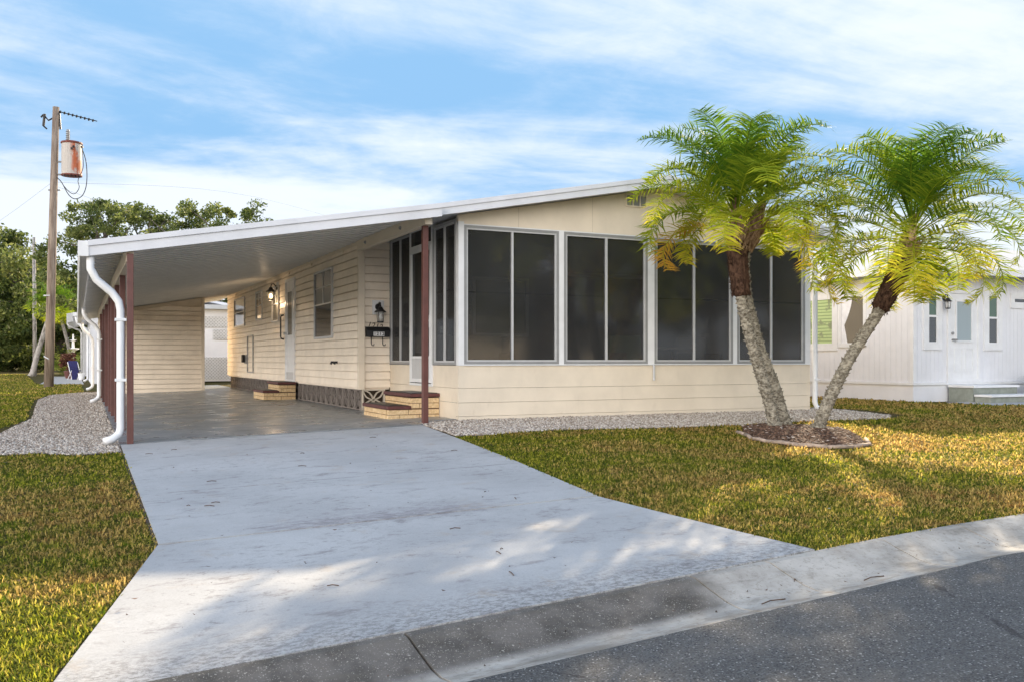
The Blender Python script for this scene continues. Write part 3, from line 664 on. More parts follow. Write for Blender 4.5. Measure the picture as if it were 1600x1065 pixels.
for y, z in ((2.45,2.71),(.7,2.71)):
    o = P_(MB().tube([(-.6,y,z),(-.625,y,z)], [.028,.018], 10), 'beam_bolt', alu, be)
def side_window(a, b, z0, z1, kind, mull=True):
    fr = FX(-.55); w = P_(ring(MB(), fr, a, b, z0, z1, .04, -.02, .035), 'side_window', alulight, bevel=.003)
    c = (z0+z1)/2
    P_(fbox(MB(), fr, a+.042, b-.042, z0+.042, c-.012, .008, .012), 'pane', palewin if kind else winglass, w)
    P_(fbox(MB(), fr, a+.042, b-.042, c+.012, z1-.042, .008, .012), 'pane', palewin, w)
    f = fbox(MB(), fr, a+.042, b-.042, c-.012, c+.012, .006, .026)
    if mull:
        u = (a+b)/2; fbox(f, fr, u-.012, u+.012, c+.013, z1-.042, .006, .022); fbox(f, fr, a+.042, b-.042, (c+z1)/2-.008, (c+z1)/2+.008, .006, .020)
    P_(f, 'glazing_bar', alulight, w)
side_window(4.68, 6.06, 1.24, 2.53, 0); side_window(9.55, 10.35, 1.72, 2.55, 1); side_window(11.66, 12.5, 1.85, 2.58, 1); side_window(14.3, 16.1, 1.78, 2.60, 1, False)
fr = FX(-.55)
d = P_(ring(MB(), fr, 7.86, 8.80, .36, 2.60, .06, -.02, .03), 'side_door', white)
P_(fbox(MB(), fr, 7.921, 8.739, .40, 2.539, -.01, .012), 'door_leaf', white, d)
P_(ring(MB(), fr, 8.06, 8.60, 1.35, 2.35, .03, .013, .028), 'glass_frame', white, d); P_(fbox(MB(), fr, 8.09, 8.57, 1.38, 2.32, .013, .016), 'door_glass', palewin, d)
P_(fbox(MB(), fr, 7.94, 8.72, .41, .58, .013, .016), 'kick_plate', alulight, d)
P_(MB().tube([fr(8.68,1.42,.012), fr(8.68,1.42,.08)], .03, 10), 'door_knob', alulight, d)
# access hatch low on the wall
P_(ring(MB(), fr, 12.95, 13.85, .50, 1.50, .035, .0, .03), 'access_hatch', alu)
# breeze-block skirting
def block(mb, fr, u, w_=.395, z0=0., h=.36):
    ring(mb, fr, u+.004, u+w_-.004, z0+.004, z0+h-.004, .022, -.06, .0)
    cu, cz = u+w_/2, z0+h/2
    for sx in (-1,1):
        for sz in (-1,1):
            ex, ez = cu+sx*(w_/2-.02), z0+h/2+sz*(h/2-.02)
            for bow in (-1,1):
                nx, nz = -(ez-cz), (ex-cu); L_ = math.hypot(nx, nz); nx /= L_; nz /= L_
                pts = []
                for i in range(5):
                    t = i/4; o = bow*.045*math.sin(math.pi*t); pts.append((cu+(ex-cu)*t+nx*o, cz+(ez-cz)*t+nz*o))
                for (a, b), (c, d_) in zip(pts[:-1], pts[1:]):
                    dx, dz = c-a, d_-b; l = math.hypot(dx, dz); qx, qz = -dz/l*.009, dx/l*.009
                    mb.hexa([fr(a-qx,b-qz,-.05), fr(a+qx,b+qz,-.05), fr(a+qx,b+qz,-.006), fr(a-qx,b-qz,-.006), fr(c-qx,d_-qz,-.05), fr(c+qx,d_+qz,-.05), fr(c+qx,d_+qz,-.006), fr(c-qx,d_-qz,-.006)])
m = MB(); y = 3.06
while y < 17.2: block(m, FX(-.50), y); y += .395
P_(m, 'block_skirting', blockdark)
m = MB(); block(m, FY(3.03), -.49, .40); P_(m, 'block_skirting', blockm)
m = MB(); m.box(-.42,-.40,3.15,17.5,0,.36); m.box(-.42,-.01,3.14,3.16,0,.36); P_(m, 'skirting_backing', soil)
# small pipes, outlets, drain stub
for y in (4.36, 4.60): P_(MB().tube([(-.55,y,.80),(-.60,y,.80),(-.615,y,.765)], .022, 8), 'pipe_outlet', black)
P_(MB().tube([(3.2,-.03,.77),(3.2,-.05,.74),(3.2,-.05,.53)], .018, 8), 'drain_stub', alulight)
# downspout on the far right corner
m = MB(); m.tube([(6.80,-.30,2.80),(6.78,-.26,2.68),(6.50,-.06,2.55),(6.44,-.04,2.44),(6.44,-.04,.14),(6.46,-.06,.05),(6.56,-.14,-.0)], .045, 8); P_(m, 'downspout', white, smooth=True)
for z in (.5, 2.2): P_(MB().box(6.385,6.495,-.09,-.001,z,z+.03), 'strap', white)
wick = paint('wicker_brown', (.16,.10,.06), .8, .3, 40); cush = paint('cushion_cream', (.55,.50,.42), .9, .1, 10); cushg = paint('cushion_green', (.12,.22,.14), .9, .1, 10)
def porch_seat(name, label, cat, x0, x1, y0, y1, back, cm):
    t = thing(name, label, cat, (x0,y0,.402)); W_, D_ = x1-x0, y1-y0
    m = MB()
    for u in (0, W_-.06):
        for v in (0, D_-.06): m.box(u,u+.06,v,v+.06,0,.22)
    m.box(0,W_,0,D_,.22,.30); m.build('frame', wick, t, bevel=.01)
    MB().box(.09,W_-.09,.05 if back > 0 else .13,D_-.13 if back > 0 else D_-.05,.301,.43).build('seat', cm, t, bevel=.03)
    MB().box(.02,W_-.02,D_-.12 if back > 0 else .0,D_ if back > 0 else .12,.301,.86).build('backrest', cm, t, bevel=.04)
    for u in (0, W_-.085): MB().box(u,u+.085,.125,D_-.125,.301,.56).build('armrest', wick, t, bevel=.02)
    return t
porch_seat('sofa', 'cream-cushioned wicker sofa dimly seen behind the left-hand porch screens', 'sofa', .35, 2.0, 2.2, 2.95, 1, cush)
porch_seat('armchair', 'green-cushioned wicker armchair behind the third porch window', 'armchair', 3.45, 4.15, 1.1, 1.8, 1, cushg)
porch_seat('armchair', 'cream-cushioned wicker armchair in the right-hand corner of the porch', 'armchair', 5.3, 6.0, 1.7, 2.4, 1, cush)
pt_ = thing('round_table', 'small round porch table between the two wicker armchairs behind the screens', 'table', (4.65,1.5,.402))
MB().lathe([(.0,.62),(.36,.62),(.37,.64),(.36,.66),(.0,.66)], (0,0,0), 24, cap=False).build('table_top', cush, pt_); MB().lathe([(.22,0),(.2,.03),(.04,.06),(.035,.6),(.1,.62)], (0,0,0), 14).build('pedestal', wick, pt_)
# ------------------------------------------------------------------ carport
cp = thing('carport', 'long attached carport with white pan roof on maroon posts over the painted slab', 'carport', (0,0,0))
def ct(x): return 2.15 + .173*(x+4.62)
X0, X1 = -4.62, -.43
m = MB(); m.prism([(X0,ct(X0)-.05),(X1,ct(X1)-.05),(X1,ct(X1)),(X0,ct(X0))], 1, -.46, 20.2)
y = -.40
while y < 20.1:
    m.prism([(X0+.02,ct(X0)-.064),(X1-.0,ct(X1)-.064),(X1,ct(X1)-.0495),(X0+.02,ct(X0)-.0495)], 1, y, y+.03, 1)
    y += .30 
rf = m.build('pan_roof', [ceilmat, paint('seam_grey', (.66,.65,.62), .35)], cp)
m = MB(); m.prism([(X0-.02,ct(X0)-.155),(X1-.002,ct(X1)-.155),(X1-.002,ct(X1)-.04),(X0-.02,ct(X0)-.04)], 1, -.50, -.462)
m.prism([(X0-.03,ct(X0)-.045),(X1-.002,ct(X1)-.045),(X1-.002,ct(X1)+.018),(X0-.03,ct(X0)+.018)], 1, -.52, -.4621)
m.build('fascia', roofwhite, cp)
m = MB(); a = X0-.13; m.prism([(X0-.01,1.99),(a+.02,1.99),(a,2.03),(a,2.16),(a+.012,2.16),(a+.012,2.04),(X0-.01,2.005)], 1, -.5, 20.2); m.box(a,X0-.021,-.512,-.501,1.99,2.16)
gt = m.build('gutter', white, cp)
def ds(y, n, zb):
    m = MB(); z0 = 2.0
    pts = [(-4.62,y,z0),(-4.62,y,1.86),(-4.56,y,1.74),(-4.40,y,1.60),(-4.33,y,1.50),(-4.31,y,1.40),(-4.31,y,.06+zb),(-4.33,y-.01,-.0+zb),(-4.40,y-.04,-.055+zb),(-4.48,y-.07,-.075+zb)]
    m.tube(pts, .052, 10, squash=.85); o = m.build('downspout', white, cp, smooth=True)
    [MB().box(-4.37,-4.25,y-.055,y+.055,z,z+.03).build('strap', white, o) for z in (.6, 1.28)]
ds(-.42, 1, 0); ds(10.6, 2, 0); ds(19.9, 3, 0)
m = MB(); m.prism([(-4.25,1.96),(-4.17,1.96),(-4.17,2.14),(-4.25,2.14)], 1, -.40, 15.4); m.build('header_beam', creamwall, cp)
for y in (-.43, 1.5, 3.3, 5.0, 6.44, 8.6, 10.7, 13.0):
    p = MB(); z = gz(-4.2, y); p.box(-4.245,-4.175,y-.035,y+.035,z+.01,2.045 if y < 0 else 1.958); p.build('post', maroon, cp, bevel=.004)
p = MB(); p.box(-.585,-.51,-.20,-.125,-.02,2.628); p.build('post', maroon, cp, bevel=.004)
# ------------------------------------------------------------------ storage shed at the back of the carport
sh = thing('storage_shed', 'cream lap-sided storage shed closing the back of the carport', 'shed', (0,0,0))
m = MB(); 
n = 18; fr = FY(15.5)
for i in range(n):
    a = .014+i*.135; b = a+.121
    # clip each board to the sloping ceiling
    def top(x): return ct(x)-.08
    xl = -4.15; 
    if a > top(xl): xl = (a+.08-2.15)/.173-4.62
    if xl >= -1.5: break
    bb = min(b, top(-1.5)); tl = min(b, top(xl)) if top(xl) > a else a
    xb = min(-1.5, (b+.08-2.15)/.173-4.62) if b > top(xl) else xl
    m.add([fr(xl,a-.1,.016), fr(-1.5,a-.1,.016), fr(-1.5,min(bb,top(-1.5))-.1+.0,.002), fr(max(xb,xl),bb-.1,.002), fr(xl,tl-.1,.002)], [(0,1,2,3,4)])
    m.add([fr(xl,a-.1,.016), fr(-1.5,a-.1,.016), fr(-1.5,a-.1,0), fr(xl,a-.1,0)], [(3,2,1,0)])
m.build('front_wall', cream, sh)
m = MB(); m.prism([(-4.15,-.1),(-1.5,-.05),(-1.5,ct(-1.5)-.082),(-4.15,ct(-4.15)-.082)], 1, 15.545, 20.1); m.build('shed_body', creamwall, sh)
m = MB(); lap(m, FX(-4.152), 15.52, 20.1, -.1, 2.05, .135); m.build('side_wall', cream, sh)
m = MB(); m.box(-1.56,-1.48,15.47,15.50,-.05,ct(-1.5)-.1); m.build('corner_trim', creamwall, sh)
# ------------------------------------------------------------------ brick steps
def steps(name, label, loc, L_, lower, upper):
    t = thing(name, label, 'steps', loc, 0, 'brick steps up to the doors')
    core = MB(); core.box(-upper+.012,0-.003,.012,L_-.012,0,.315); core.box(-lower+.012,-upper+.011,.012,L_-.012,0,.145); core.build('mortar_core', paint('mortar', (.16,.10,.06), .95), t)
    b = MB()
    def course(xo, z, k):
        u = -.003 - (.1 if k % 2 else .0); x = -.005
        while x > -xo+.02:       # front face (-Y) and rear face
            x2 = max(x-.30+(.13 if k%2 and x > -.01 else 0), -xo); b.box(x2+.004, x-.004, 0, .09, z+.004, z+.071); b.box(x2+.004, x-.004, L_-.09, L_, z+.004, z+.071); x = x2
        y = .092
        while y < L_-.1:
            y2 = min(y+.32-(.15 if k%2 and y < .1 else 0), L_-.092); b.box(-xo, -xo+.09, y+.004, y2-.004, z+.004, z+.071); y = y2
    for k in range(2): course(lower, k*.075, k)
    for k in range(2, 4): course(upper, k*.075+.012, k)
    b.build('brick_courses', brick, t, bevel=.004)
    for nm, x0, x1, z in (('tread', -lower-.015, -upper-.0, .152), ('tread', -upper-.02, -.002, .326)):
        tr = MB().box(x0, x1, -.02, L_+.02, z, z+.048).build(nm, maroonstep, t, bevel=.006)
        MB().box(x0+.05, x1-.02, .04, L_-.04, z+.0485, z+.056).build('rubber_mat', black, tr)
    return t
steps('brick_steps', 'two-tier yellow brick steps with maroon treads below the screened porch door', (0,.72,-.015), 1.22, .78, .44)
steps('brick_steps', 'two-tier yellow brick steps further back, under the white side door in the carport', (-.55,7.80,.0), 1.2, .68, .36)
# ------------------------------------------------------------------ lanterns, numbers, mailbox
def lantern(name, label, fr0, lit, k=1., plate=True, group=None):
    t = thing(name, label, 'wall lamp', fr0(0,0,0), 0, group)
    o0 = Vector(fr0(0,0,0)); fr = lambda u, v, w: tuple(Vector(fr0(u*k, v*k, w*k)) - o0)
    if plate: fbox(MB(), fr, -.10, .10, .14, .38, -.004, .012).build('mounting_plate', white, t, bevel=.003)
    m = MB(); m.tube([fr(0,.27,.012), fr(0,.27,.03)], .055, 12); m.tube([fr(0,.28,.03), fr(0,.34,.08), fr(0,.33,.13), fr(0,.26,.14)], .013, 8); m.build('bracket', black, t)
    c = fr(0,0,.14)
    m = MB(); m.lathe([(.0,.275*k),(.03*k,.265*k),(.05*k,.225*k),(.10*k,.185*k),(.10*k,.175*k),(.0,.178*k)], (c[0],c[1],c[2]), 8, cap=False); m.build('lamp_roof', black, t)
    m = MB(); m.lathe([(.062*k,.178*k),(.05*k,.03*k)], c, 8, cap=False)
    t2 = NT('lantern_glass') if 'lg' not in MATS else None
    if t2:
        t2.set((.75,.75,.72), .1); tr = t2.N('ShaderNodeBsdfTransparent'); mx = t2.N('ShaderNodeMixShader'); mx.inputs[0].default_value = .25
        t2.L(tr.outputs[0], mx.inputs[1]); t2.L(t2.p.outputs[0], mx.inputs[2]); t2.L(mx.outputs[0], t2.out.inputs[0]); MATS['lg'] = t2.m
    m.build('glass', MATS['lg'], t)
    m = MB()
    for i in range(4):
        a = i*math.pi/2+.785; m.tube([(c[0]+.066*k*math.cos(a), c[1]+.066*k*math.sin(a), c[2]+.18*k), (c[0]+.054*k*math.cos(a), c[1]+.054*k*math.sin(a), c[2]+.02*k)], .006, 4)
    m.lathe([(.0,.0),(.058*k,.005*k),(.058*k,.03*k),(.0,.032*k)], c, 8); m.build('cage', black, t)
    m = MB(); m.lathe([(.0,.05*k),(.022*k,.06*k),(.03*k,.09*k),(.018*k,.13*k),(.0,.14*k)], c, 10, cap=False); m.build('bulb', bulbm if lit else white, t, smooth=True)
    if lit:
        l = bpy.data.lights.new('lamp_light', 'POINT'); l.energy = 5; l.color = (1,.7,.42); l.shadow_soft_size = .04
        o = bpy.data.objects.new('lamp_light', l); COL.objects.link(o); o.parent = t; o.location = (c[0]-.02, c[1], c[2]-.06)
    return t
lantern('wall_lantern', 'unlit black coach lantern on a white plate above the script house number', lambda u,v,w: (-.215+u, 3.034-w, 1.45+v), False)
lantern('wall_lantern', 'lit black coach lantern on the side wall just behind the white side door', lambda u,v,w: (-.55-w, 9.75+u, 2.20+v), True, 1.15)
hn = thing('house_number', 'dark script house number 1212 between the unlit lantern and the black mailbox', 'house number', (-.27,3.03,1.415))
for i, ch in enumerate('1212'):
    text_mesh(ch, .13, paint('number_brown', (.07,.045,.03), .5), 'numeral', hn, (-.105+i*.066, 0, .0-.012*i), (R(90),0,0), .003, .35)
mb_ = thing('mailbox', 'black wall mailbox with white 1212 tiles and two hooks below', 'mailbox', (-.24,3.03,1.22))
m = MB(); m.prism([(0,0),(-.11,0),(-.115,.10),(-.07,.155),(0,.165)], 0, -.195, .195); m.build('box', black, mb_, bevel=.004)
m = MB(); m.prism([(-.0,.170),(-.072,.160),(-.121,.105),(-.123,.085),(-.117,.085),(-.117,.10),(-.07,.1565),(-.0,.1655)], 0, -.2, .2); m.build('lid', black, mb_)
for i, ch in enumerate('1212'):
    x = -.064+i*.047
    tile = MB().box(x-.022,x+.022,-.1185,-.112,.012,.082).build('number_tile', white, mb_)
    text_mesh(ch, .075, black, 'numeral', tile, (x,-.1195,.047), (R(90),0,0), .0008, 0, .0015)
for x in (-.105, .09):
    MB().tube([(x,-.05,.005),(x,-.05,-.11),(x+.01,-.06,-.14),(x+.03,-.085,-.14),(x+.035,-.09,-.115)], .008, 6).build('hook', black, mb_, smooth=True)
gb = MB(); gb.tube([(-.562,9.02,1.30),(-.62,9.02,1.32),(-.63,9.02,1.36),(-.63,9.02,1.78),(-.62,9.02,1.82),(-.562,9.02,1.84)], .017, 8)
tag(gb.build('grab_bar', black, smooth=True), 'vertical black grab bar on the cream wall beside the white side door', 'grab bar')
mt = thing('electric_meter', 'small round dark utility meter low on the side wall beside the access hatch', 'meter', (-.55,14.15,.86))
MB().box(-.04,0,-.12,.12,-.12,.12).build('meter_base', alu, mt); m = MB(); m.tube([(-.04,0,.02),(-.12,0,.02)], .11, 14); m.build('dial', black, mt)
# ------------------------------------------------------------------ palms
def curve(pts, n):
    P = [Vector(p) for p in pts]; out = []
    for i in range(n+1):
        t = i/n*(len(P)-1); k = min(int(t), len(P)-2); f = t-k
        p0, p1, p2, p3 = P[max(k-1,0)], P[k], P[k+1], P[min(k+2,len(P)-1)]
        out.append(.5*((2*p1)+(-p0+p2)*f+(2*p0-5*p1+4*p2-p3)*f*f+(-p0+3*p1-3*p2+p3)*f**3))
    return out
def frond(parent, base, az, el, L_, droop, age, rnd, nl=40, lw=.009, ll=.30, curl=.0, mat=None, stemmat=None):
    n = 14; pts = []; p = Vector(base); e = el; dirs = []
    for i in range(n+1):
        pts.append(p.copy()); d = Vector((math.cos(az)*math.cos(e), math.sin(az)*math.cos(e), math.sin(e))); dirs.append(d)
        p = p + d*(L_/n); e -= droop/n*(.15+2.1*(i/n)**1.3); az += curl/n
    V = []; F = []; r = []
    side0 = Vector((-math.sin(az), math.cos(az), 0))
    # rachis as a thin three-sided strip
    for i, q in enumerate(pts):
        w = .011*(1-.85*i/n)+.0015; up = side0.cross(dirs[i]).normalized()*-1
        V += [q-side0*w, q+side0*w, q-up*w*1.2]; r += [min(.62, .3+age*.4)]*3
    for i in range(n):
        a = i*3
        for k in range(3): F.append((a+k, a+(k+1)%3, a+3+(k+1)%3, a+3+k))
    for j in range(nl):
        t = .22 + .78*(j+.5)/nl; x = t*n; k = min(int(x), n-1); f = x-k; q = pts[k].lerp(pts[k+1], f); d = dirs[k]
        s = Vector((-d.y, d.x, 0)); s = s.normalized() if s.length > 1e-3 else side0; up = s.cross(d)*-1
        if up.z < 0: up = -up
        ln = ll*(math.sin(math.pi*min(1, .12+t*.80))**.6)*(.85+.3*random.random())
        for sg in (-1, 1):
            a = .75-.45*t + random.uniform(-.12,.12); lift = random.uniform(-.15,.6)
            v = (s*sg*math.cos(a) + d*math.sin(a) + up*lift).normalized()
            mid = q + v*ln*.5; v2 = (v + Vector((0,0,-.15-.4*random.random()))).normalized(); tip = mid + v2*ln*.5
            wv = v.cross(up).normalized()*lw*(.8+.4*random.random()); b = len(V)
            V += [q-wv*.6, q+wv*.6, mid-wv, mid+wv, tip]; F += [(b,b+1,b+3,b+2)]; F.append((b+2,b+3,b+4,b+4))
            rv = min(1, max(0, rnd + age*.25*(t**2) + random.uniform(-.12,.12))); r += [rv]*2 + [min(1,rv+.04)]*2 + [min(1, rv+.16)]
    V = np.array([tuple(v) for v in V]); quads = np.array(F)
    # degenerate quads split to triangles
    tri = []
    for q in F:
        if q[2] == q[3]: tri.append(q[:3])
        else: tri += [(q[0],q[1],q[2]), (q[0],q[2],q[3])]
    return npmesh('frond', V, np.array(tri), mat or palmleaf, np.array(r), parent)
def palm(label, trunk, rad, crownbase, nf, L_, sleeve_seg=None, lean=(0,0), seed=1, spikes=1., old=8, elmin=.32):
    random.seed(seed)
    b = trunk[0]; t = thing('palm_tree', label, 'palm tree', b, 0, 'pygmy date palms in the front bed')
    pts = [p - Vector(b) for p in curve(trunk, 26)]; n = len(pts)
    m = MB(); rr = [rad*(1.18 - .25*i/n + (.22 if i < 2 else 0) + .05*random.random()) for i in range(n)]; m.tube(pts, rr, 14)
    # leaf-scar stubs in a spiral
    L_tot = sum((pts[i+1]-pts[i]).length for i in range(n-1)); ns = int(L_tot/.011)
    for k in range(ns):
        tt = k/ns*(n-1.001); i = int(tt); q = pts[i].lerp(pts[i+1], tt-i); d = (pts[i+1]-pts[i]).normalized(); a = k*2.39996+random.uniform(-.2,.2)
        u = d.cross(Vector((0,1,0))).normalized(); w = d.cross(u); o = u*math.cos(a)+w*math.sin(a); sd = d.cross(o); rd = rr[i]*.93
        s = spikes*random.uniform(.012,.036); h = .020; ww = .020
        base = q+o*rd; tip = q+o*(rd+s)+d*random.uniform(.0,.035)
        m.add([base-d*h-sd*ww, base-d*h+sd*ww, base+d*h+sd*ww*.8, base+d*h-sd*ww*.8, tip-sd*.007, tip+sd*.007], [(0,1,5,4),(1,2,5),(2,3,4,5),(3,0,4)])
    m.build('trunk', palmbark, t)
    top = pts[-1]; d = (pts[-1]-pts[-3]).normalized()
    if sleeve_seg:
        a, bb = sleeve_seg; seg = [p - Vector(b) for p in curve(sleeve_seg[0], 10)]
        m = MB(); m.tube(seg, [rad*1.45*(.75 if i == 0 else 1.15+.25*i/10+.08*random.random()) for i in range(11)], 16)
        for k in range(420):
            tt = random.random()*9.99; i = int(tt); q = seg[i].lerp(seg[i+1], tt-i); a = random.random()*6.28
            dd = (seg[i+1]-seg[i]).normalized(); u = dd.cross(Vector((0,1,0))).normalized(); w = dd.cross(u); o = u*math.cos(a)+w*math.sin(a); rd = rad*1.45*(1.18+.22*i/10)
            base = q+o*rd*.95; tip = base+o*random.uniform(.015,.04)+dd*random.uniform(-.05,.06); sd = dd.cross(o)*.011
            m.add([base-sd, base+sd, tip], [(0,1,2)]); m.add([base-dd*.01, base+dd*.012, tip], [(0,1,2)])
        m.build('fibre_sleeve', sleeve, t)
    # leaf boots under the crown
    m = MB(); cb = Vector(crownbase)-Vector(b)
    for k in range(70):
        a = k*2.39996; f = k/70; h = -.30+.34*f; o = Vector((math.cos(a), math.sin(a), 0)); q = cb+d*h; rd = rad*1.35*(1.25+.2*f); s = .07+.08*random.random()
        base = q+o*rd*.85; tip = q+o*(rd+s*.6)+d*s*(1.0+.6*random.random()); sd = d.cross(o).normalized()*.026
        m.add([base-sd-d*.03, base+sd-d*.03, tip+sd*.35, tip-sd*.35, base+o*.02+d*.01], [(0,1,2,3),(0,4,3),(1,4,2)])
    m.build('leaf_boots', bootm, t)
    m = MB(); m.tube([cb-d*.3, cb, cb+d*.25, cb+d*.48], [rad*1.5, rad*1.6, rad*1.1, rad*.4], 12); m.build('crown_shaft', bootm, t)
    for k in range(nf):
        f = (k+.5)/nf; az = k*2.39996 + random.uniform(-.25,.25); el = 1.45 - (1.45-elmin)*f**.95 + random.uniform(-.08,.08)
        age = f; base = cb + d*(.42-.42*f) + Vector((math.cos(az), math.sin(az), 0))*rad*(.4+.6*f)
        ln = L_*(.66+.40*math.sin(math.pi*min(1, f*.75+.12)))*random.uniform(.88,1.1)
        rnd = .20 + .28*f + random.uniform(-.12,.14) + (.25 if f > .9 and random.random() < .3 else 0)
        frond(t, base, az, el, ln, 1.35+1.25*f+(.35 if f > .65 else 0)+random.uniform(-.25,.4), age, rnd, nl=66, lw=.0088, curl=random.uniform(-.5,.5), ll=.285*L_/1.25)
    return t
palm('left-leaning date palm, its upper trunk wrapped in a dark fibre sleeve, front of the pair', [(3.44,-2.47,-.08),(3.36,-2.44,.3),(3.24,-2.38,.75),(3.10,-2.31,1.3),(3.01,-2.28,1.8),(2.98,-2.26,2.36)], .066, (2.98,-2.26,2.46), 36, 1.62,
     ([(3.03,-2.29,1.66),(3.0,-2.27,2.0),(2.98,-2.26,2.34)], 0), seed=3)
palm('pygmy date palm with a bare grey trunk right behind the sleeved one', [(3.81,-2.25,-.08),(3.68,-2.19,.45),(3.49,-2.10,1.0),(3.34,-2.03,1.65),(3.31,-2.01,2.2),(3.40,-2.05,2.55)], .068, (3.41,-2.06,2.58), 17, 1.25, None, seed=8)
palm('pygmy date palm leaning far right on its own, right of the leaning pair', [(3.79,-2.84,-.09),(3.94,-2.88,.3),(4.23,-2.96,.86),(4.69,-3.09,1.57),(4.93,-3.145,2.05),(5.01,-3.165,2.28)], .066, (5.01,-3.165,2.28), 46, 1.7,
     ([(4.62,-3.07,1.48),(4.80,-3.11,1.78),(4.98,-3.16,2.18)], 0), seed=21, elmin=-.12)
# ------------------------------------------------------------------ broadleaf trees
def leafcloud(name, cents, rads, per, size, mat, parent, flat=.75):
    C_ = []; 
    cents = np.array([tuple(c) for c in cents]); rads = np.array(rads); k = len(cents)
    idx = np.repeat(np.arange(k), per); n = len(idx)
    dirs = rng.normal(size=(n,3)); dirs /= np.linalg.norm(dirs, axis=1)[:,None]; rr = rads[idx]*(rng.random(n)**.45)
    P = cents[idx] + dirs*rr[:,None]*np.array([1,1,flat])
    s = size*(.6+.8*rng.random(n)); a = rng.normal(size=(n,3)); a /= np.linalg.norm(a, axis=1)[:,None]; b = np.cross(a, rng.normal(size=(n,3))); b /= np.linalg.norm(b, axis=1)[:,None]
    V = np.stack([P-a*s[:,None], P+b*s[:,None]*.45, P+a*s[:,None], P-b*s[:,None]*.45], 1).reshape(-1,3)
    F = np.arange(n*4).reshape(-1,4); r = np.clip(np.repeat(.45*rng.random(k)[idx] + .55*rng.random(n), 4), 0, 1)
    return npmesh(name, V, F, mat, r, parent)
def tree(label, loc, h, spread, clumps, per, leaf, mat, seed, trunk_r=.3, fork=.35, name='oak_tree', cat='tree', group='trees beyond the houses', low=.25, crad=.16, flat=.75, bark=None):
    random.seed(seed); t = thing(name, label, cat, loc, 0, group)
    m = MB(); fz = h*fork; m.tube([(0,0,-.2),(0.05,0,fz*.5),(0,0,fz)], [trunk_r*1.4, trunk_r, trunk_r*.85], 8)
    cents = []; rads = []
    nl = 7
    for i in range(nl):
        a = i*6.283/nl + random.uniform(-.3,.3); rr = spread*random.uniform(.45,.85); z = h*random.uniform(max(low,.45),.85)
        p1 = Vector((math.cos(a)*rr*.45, math.sin(a)*rr*.45, fz+(z-fz)*.55)); p2 = Vector((math.cos(a)*rr, math.sin(a)*rr, z))
        m.tube([(0,0,fz-.2), p1, p2], [trunk_r*.55, trunk_r*.32, trunk_r*.12], 6)
        for j in range(5):
            b = a+random.uniform(-.9,.9); r2 = rr+random.uniform(-.3,.35)*spread; z2 = min(h, z+random.uniform(-.05,.22)*h); p3 = Vector((math.cos(b)*r2, math.sin(b)*r2, z2))
            pm = p1.lerp(p2, random.uniform(.3,1)); m.tube([pm, pm.lerp(p3,.5)+Vector((0,0,.2)), p3], [trunk_r*.16, trunk_r*.09, trunk_r*.03], 5); cents.append(p3); rads.append(spread*crad*random.uniform(.7,1.3))
    m.build('trunk', bark or oakbark, t)
    while len(cents) < clumps:
        a = random.random()*6.283; u = random.random()**.5; z = random.uniform(low, 1.0); prof = math.sqrt(max(.05, 1-((z-.55)/.5)**2))
        cents.append(Vector((math.cos(a)*spread*u*prof, math.sin(a)*spread*u*prof, h*z))); rads.append(spread*crad*random.uniform(.6,1.3))
    leafcloud('crown', cents, rads, per, leaf, mat, t, flat)
    return t
tree('tall spreading live oak showing above the carport roof, left part', (-2.6,45.5,-.13), 9.9, 4.3, 190, 120, .10, oakleaf, 5, .45, low=.3, crad=.115)
tree('tall spreading live oak showing above the carport roof, right part', (2.5,42.5,-.13), 9.5, 4.2, 190, 120, .10, oakleaf, 9, .4, low=.3, crad=.115)
tree('broad oak at the far left edge behind the utility pole', (-12.5,70,-.13), 11.0, 6.5, 120, 200, .17, oakleaf, 12, .5, low=.12, crad=.2)
tree('smaller oak between the utility pole and the carport, low behind the leaning palm', (-6.0,72,-.13), 7.4, 4.2, 95, 180, .16, hedgeleaf, 14, .4, low=.08, crad=.22)
tree('dark oak closing the view at the end of the lane', (-8.5,86,-.13), 10.2, 6.5, 120, 190, .2, hedgeleaf, 16, .4, low=.05, crad=.22)
for i, (x, y, h, sp) in enumerate(((10,-27,8.5,3.6),(17.5,-31,10,4.4),(26,-28,9,4.0),(35,-33,10,4.5))):
    tree(('round oak','broad oak','leafy oak','tall oak')[i]+' across the street, seen only in the porch screen reflections', (x,y,-.2), h, sp, 60, 130, .2, oakleaf, 70+i, .35, low=.25, crad=.22, group='trees across the street')
oh = thing('white_house', 'low house across the street, seen only as a reflection', 'house', (0,0,0))
MB().box(10,24,-36,-31.5,-.3,2.6).build('walls', creamwall, oh); m = MB(); m.prism([(-37,2.6),(-34,4.0),(-31,2.6)], 0, 9.5, 24.5); m.build('roof', roofwhite, oh)
for i, (x, y, r, lb) in enumerate(((-12.4,80,2.4,'dark round shrub at the far left edge below the trees'), (-9.9,79,2.5,'dark round shrub between the two poles under the trees'), (-7.4,78,2.4,'dark round shrub just left of the leaning palm'), (-4.6,76,2.6,'dark round shrub behind the yellow-green areca palm'))):
    random.seed(40+i); t = thing('hedge_shrub', lb, 'shrub', (x,y,-.13), 0, 'dark shrubs under the trees')
    cs = [Vector((random.uniform(-1,1)*r*.7, random.uniform(-1,1)*r*.5, random.uniform(.2,1.2)*r*.75)) for _ in range(26)]
    leafcloud('foliage', cs, [r*.38]*26, 200, .13, hedgeleaf, t)
    MB().tube([(0,0,-.1),(0,0,r*.8)], .08, 6).build('stem', oakbark, t)
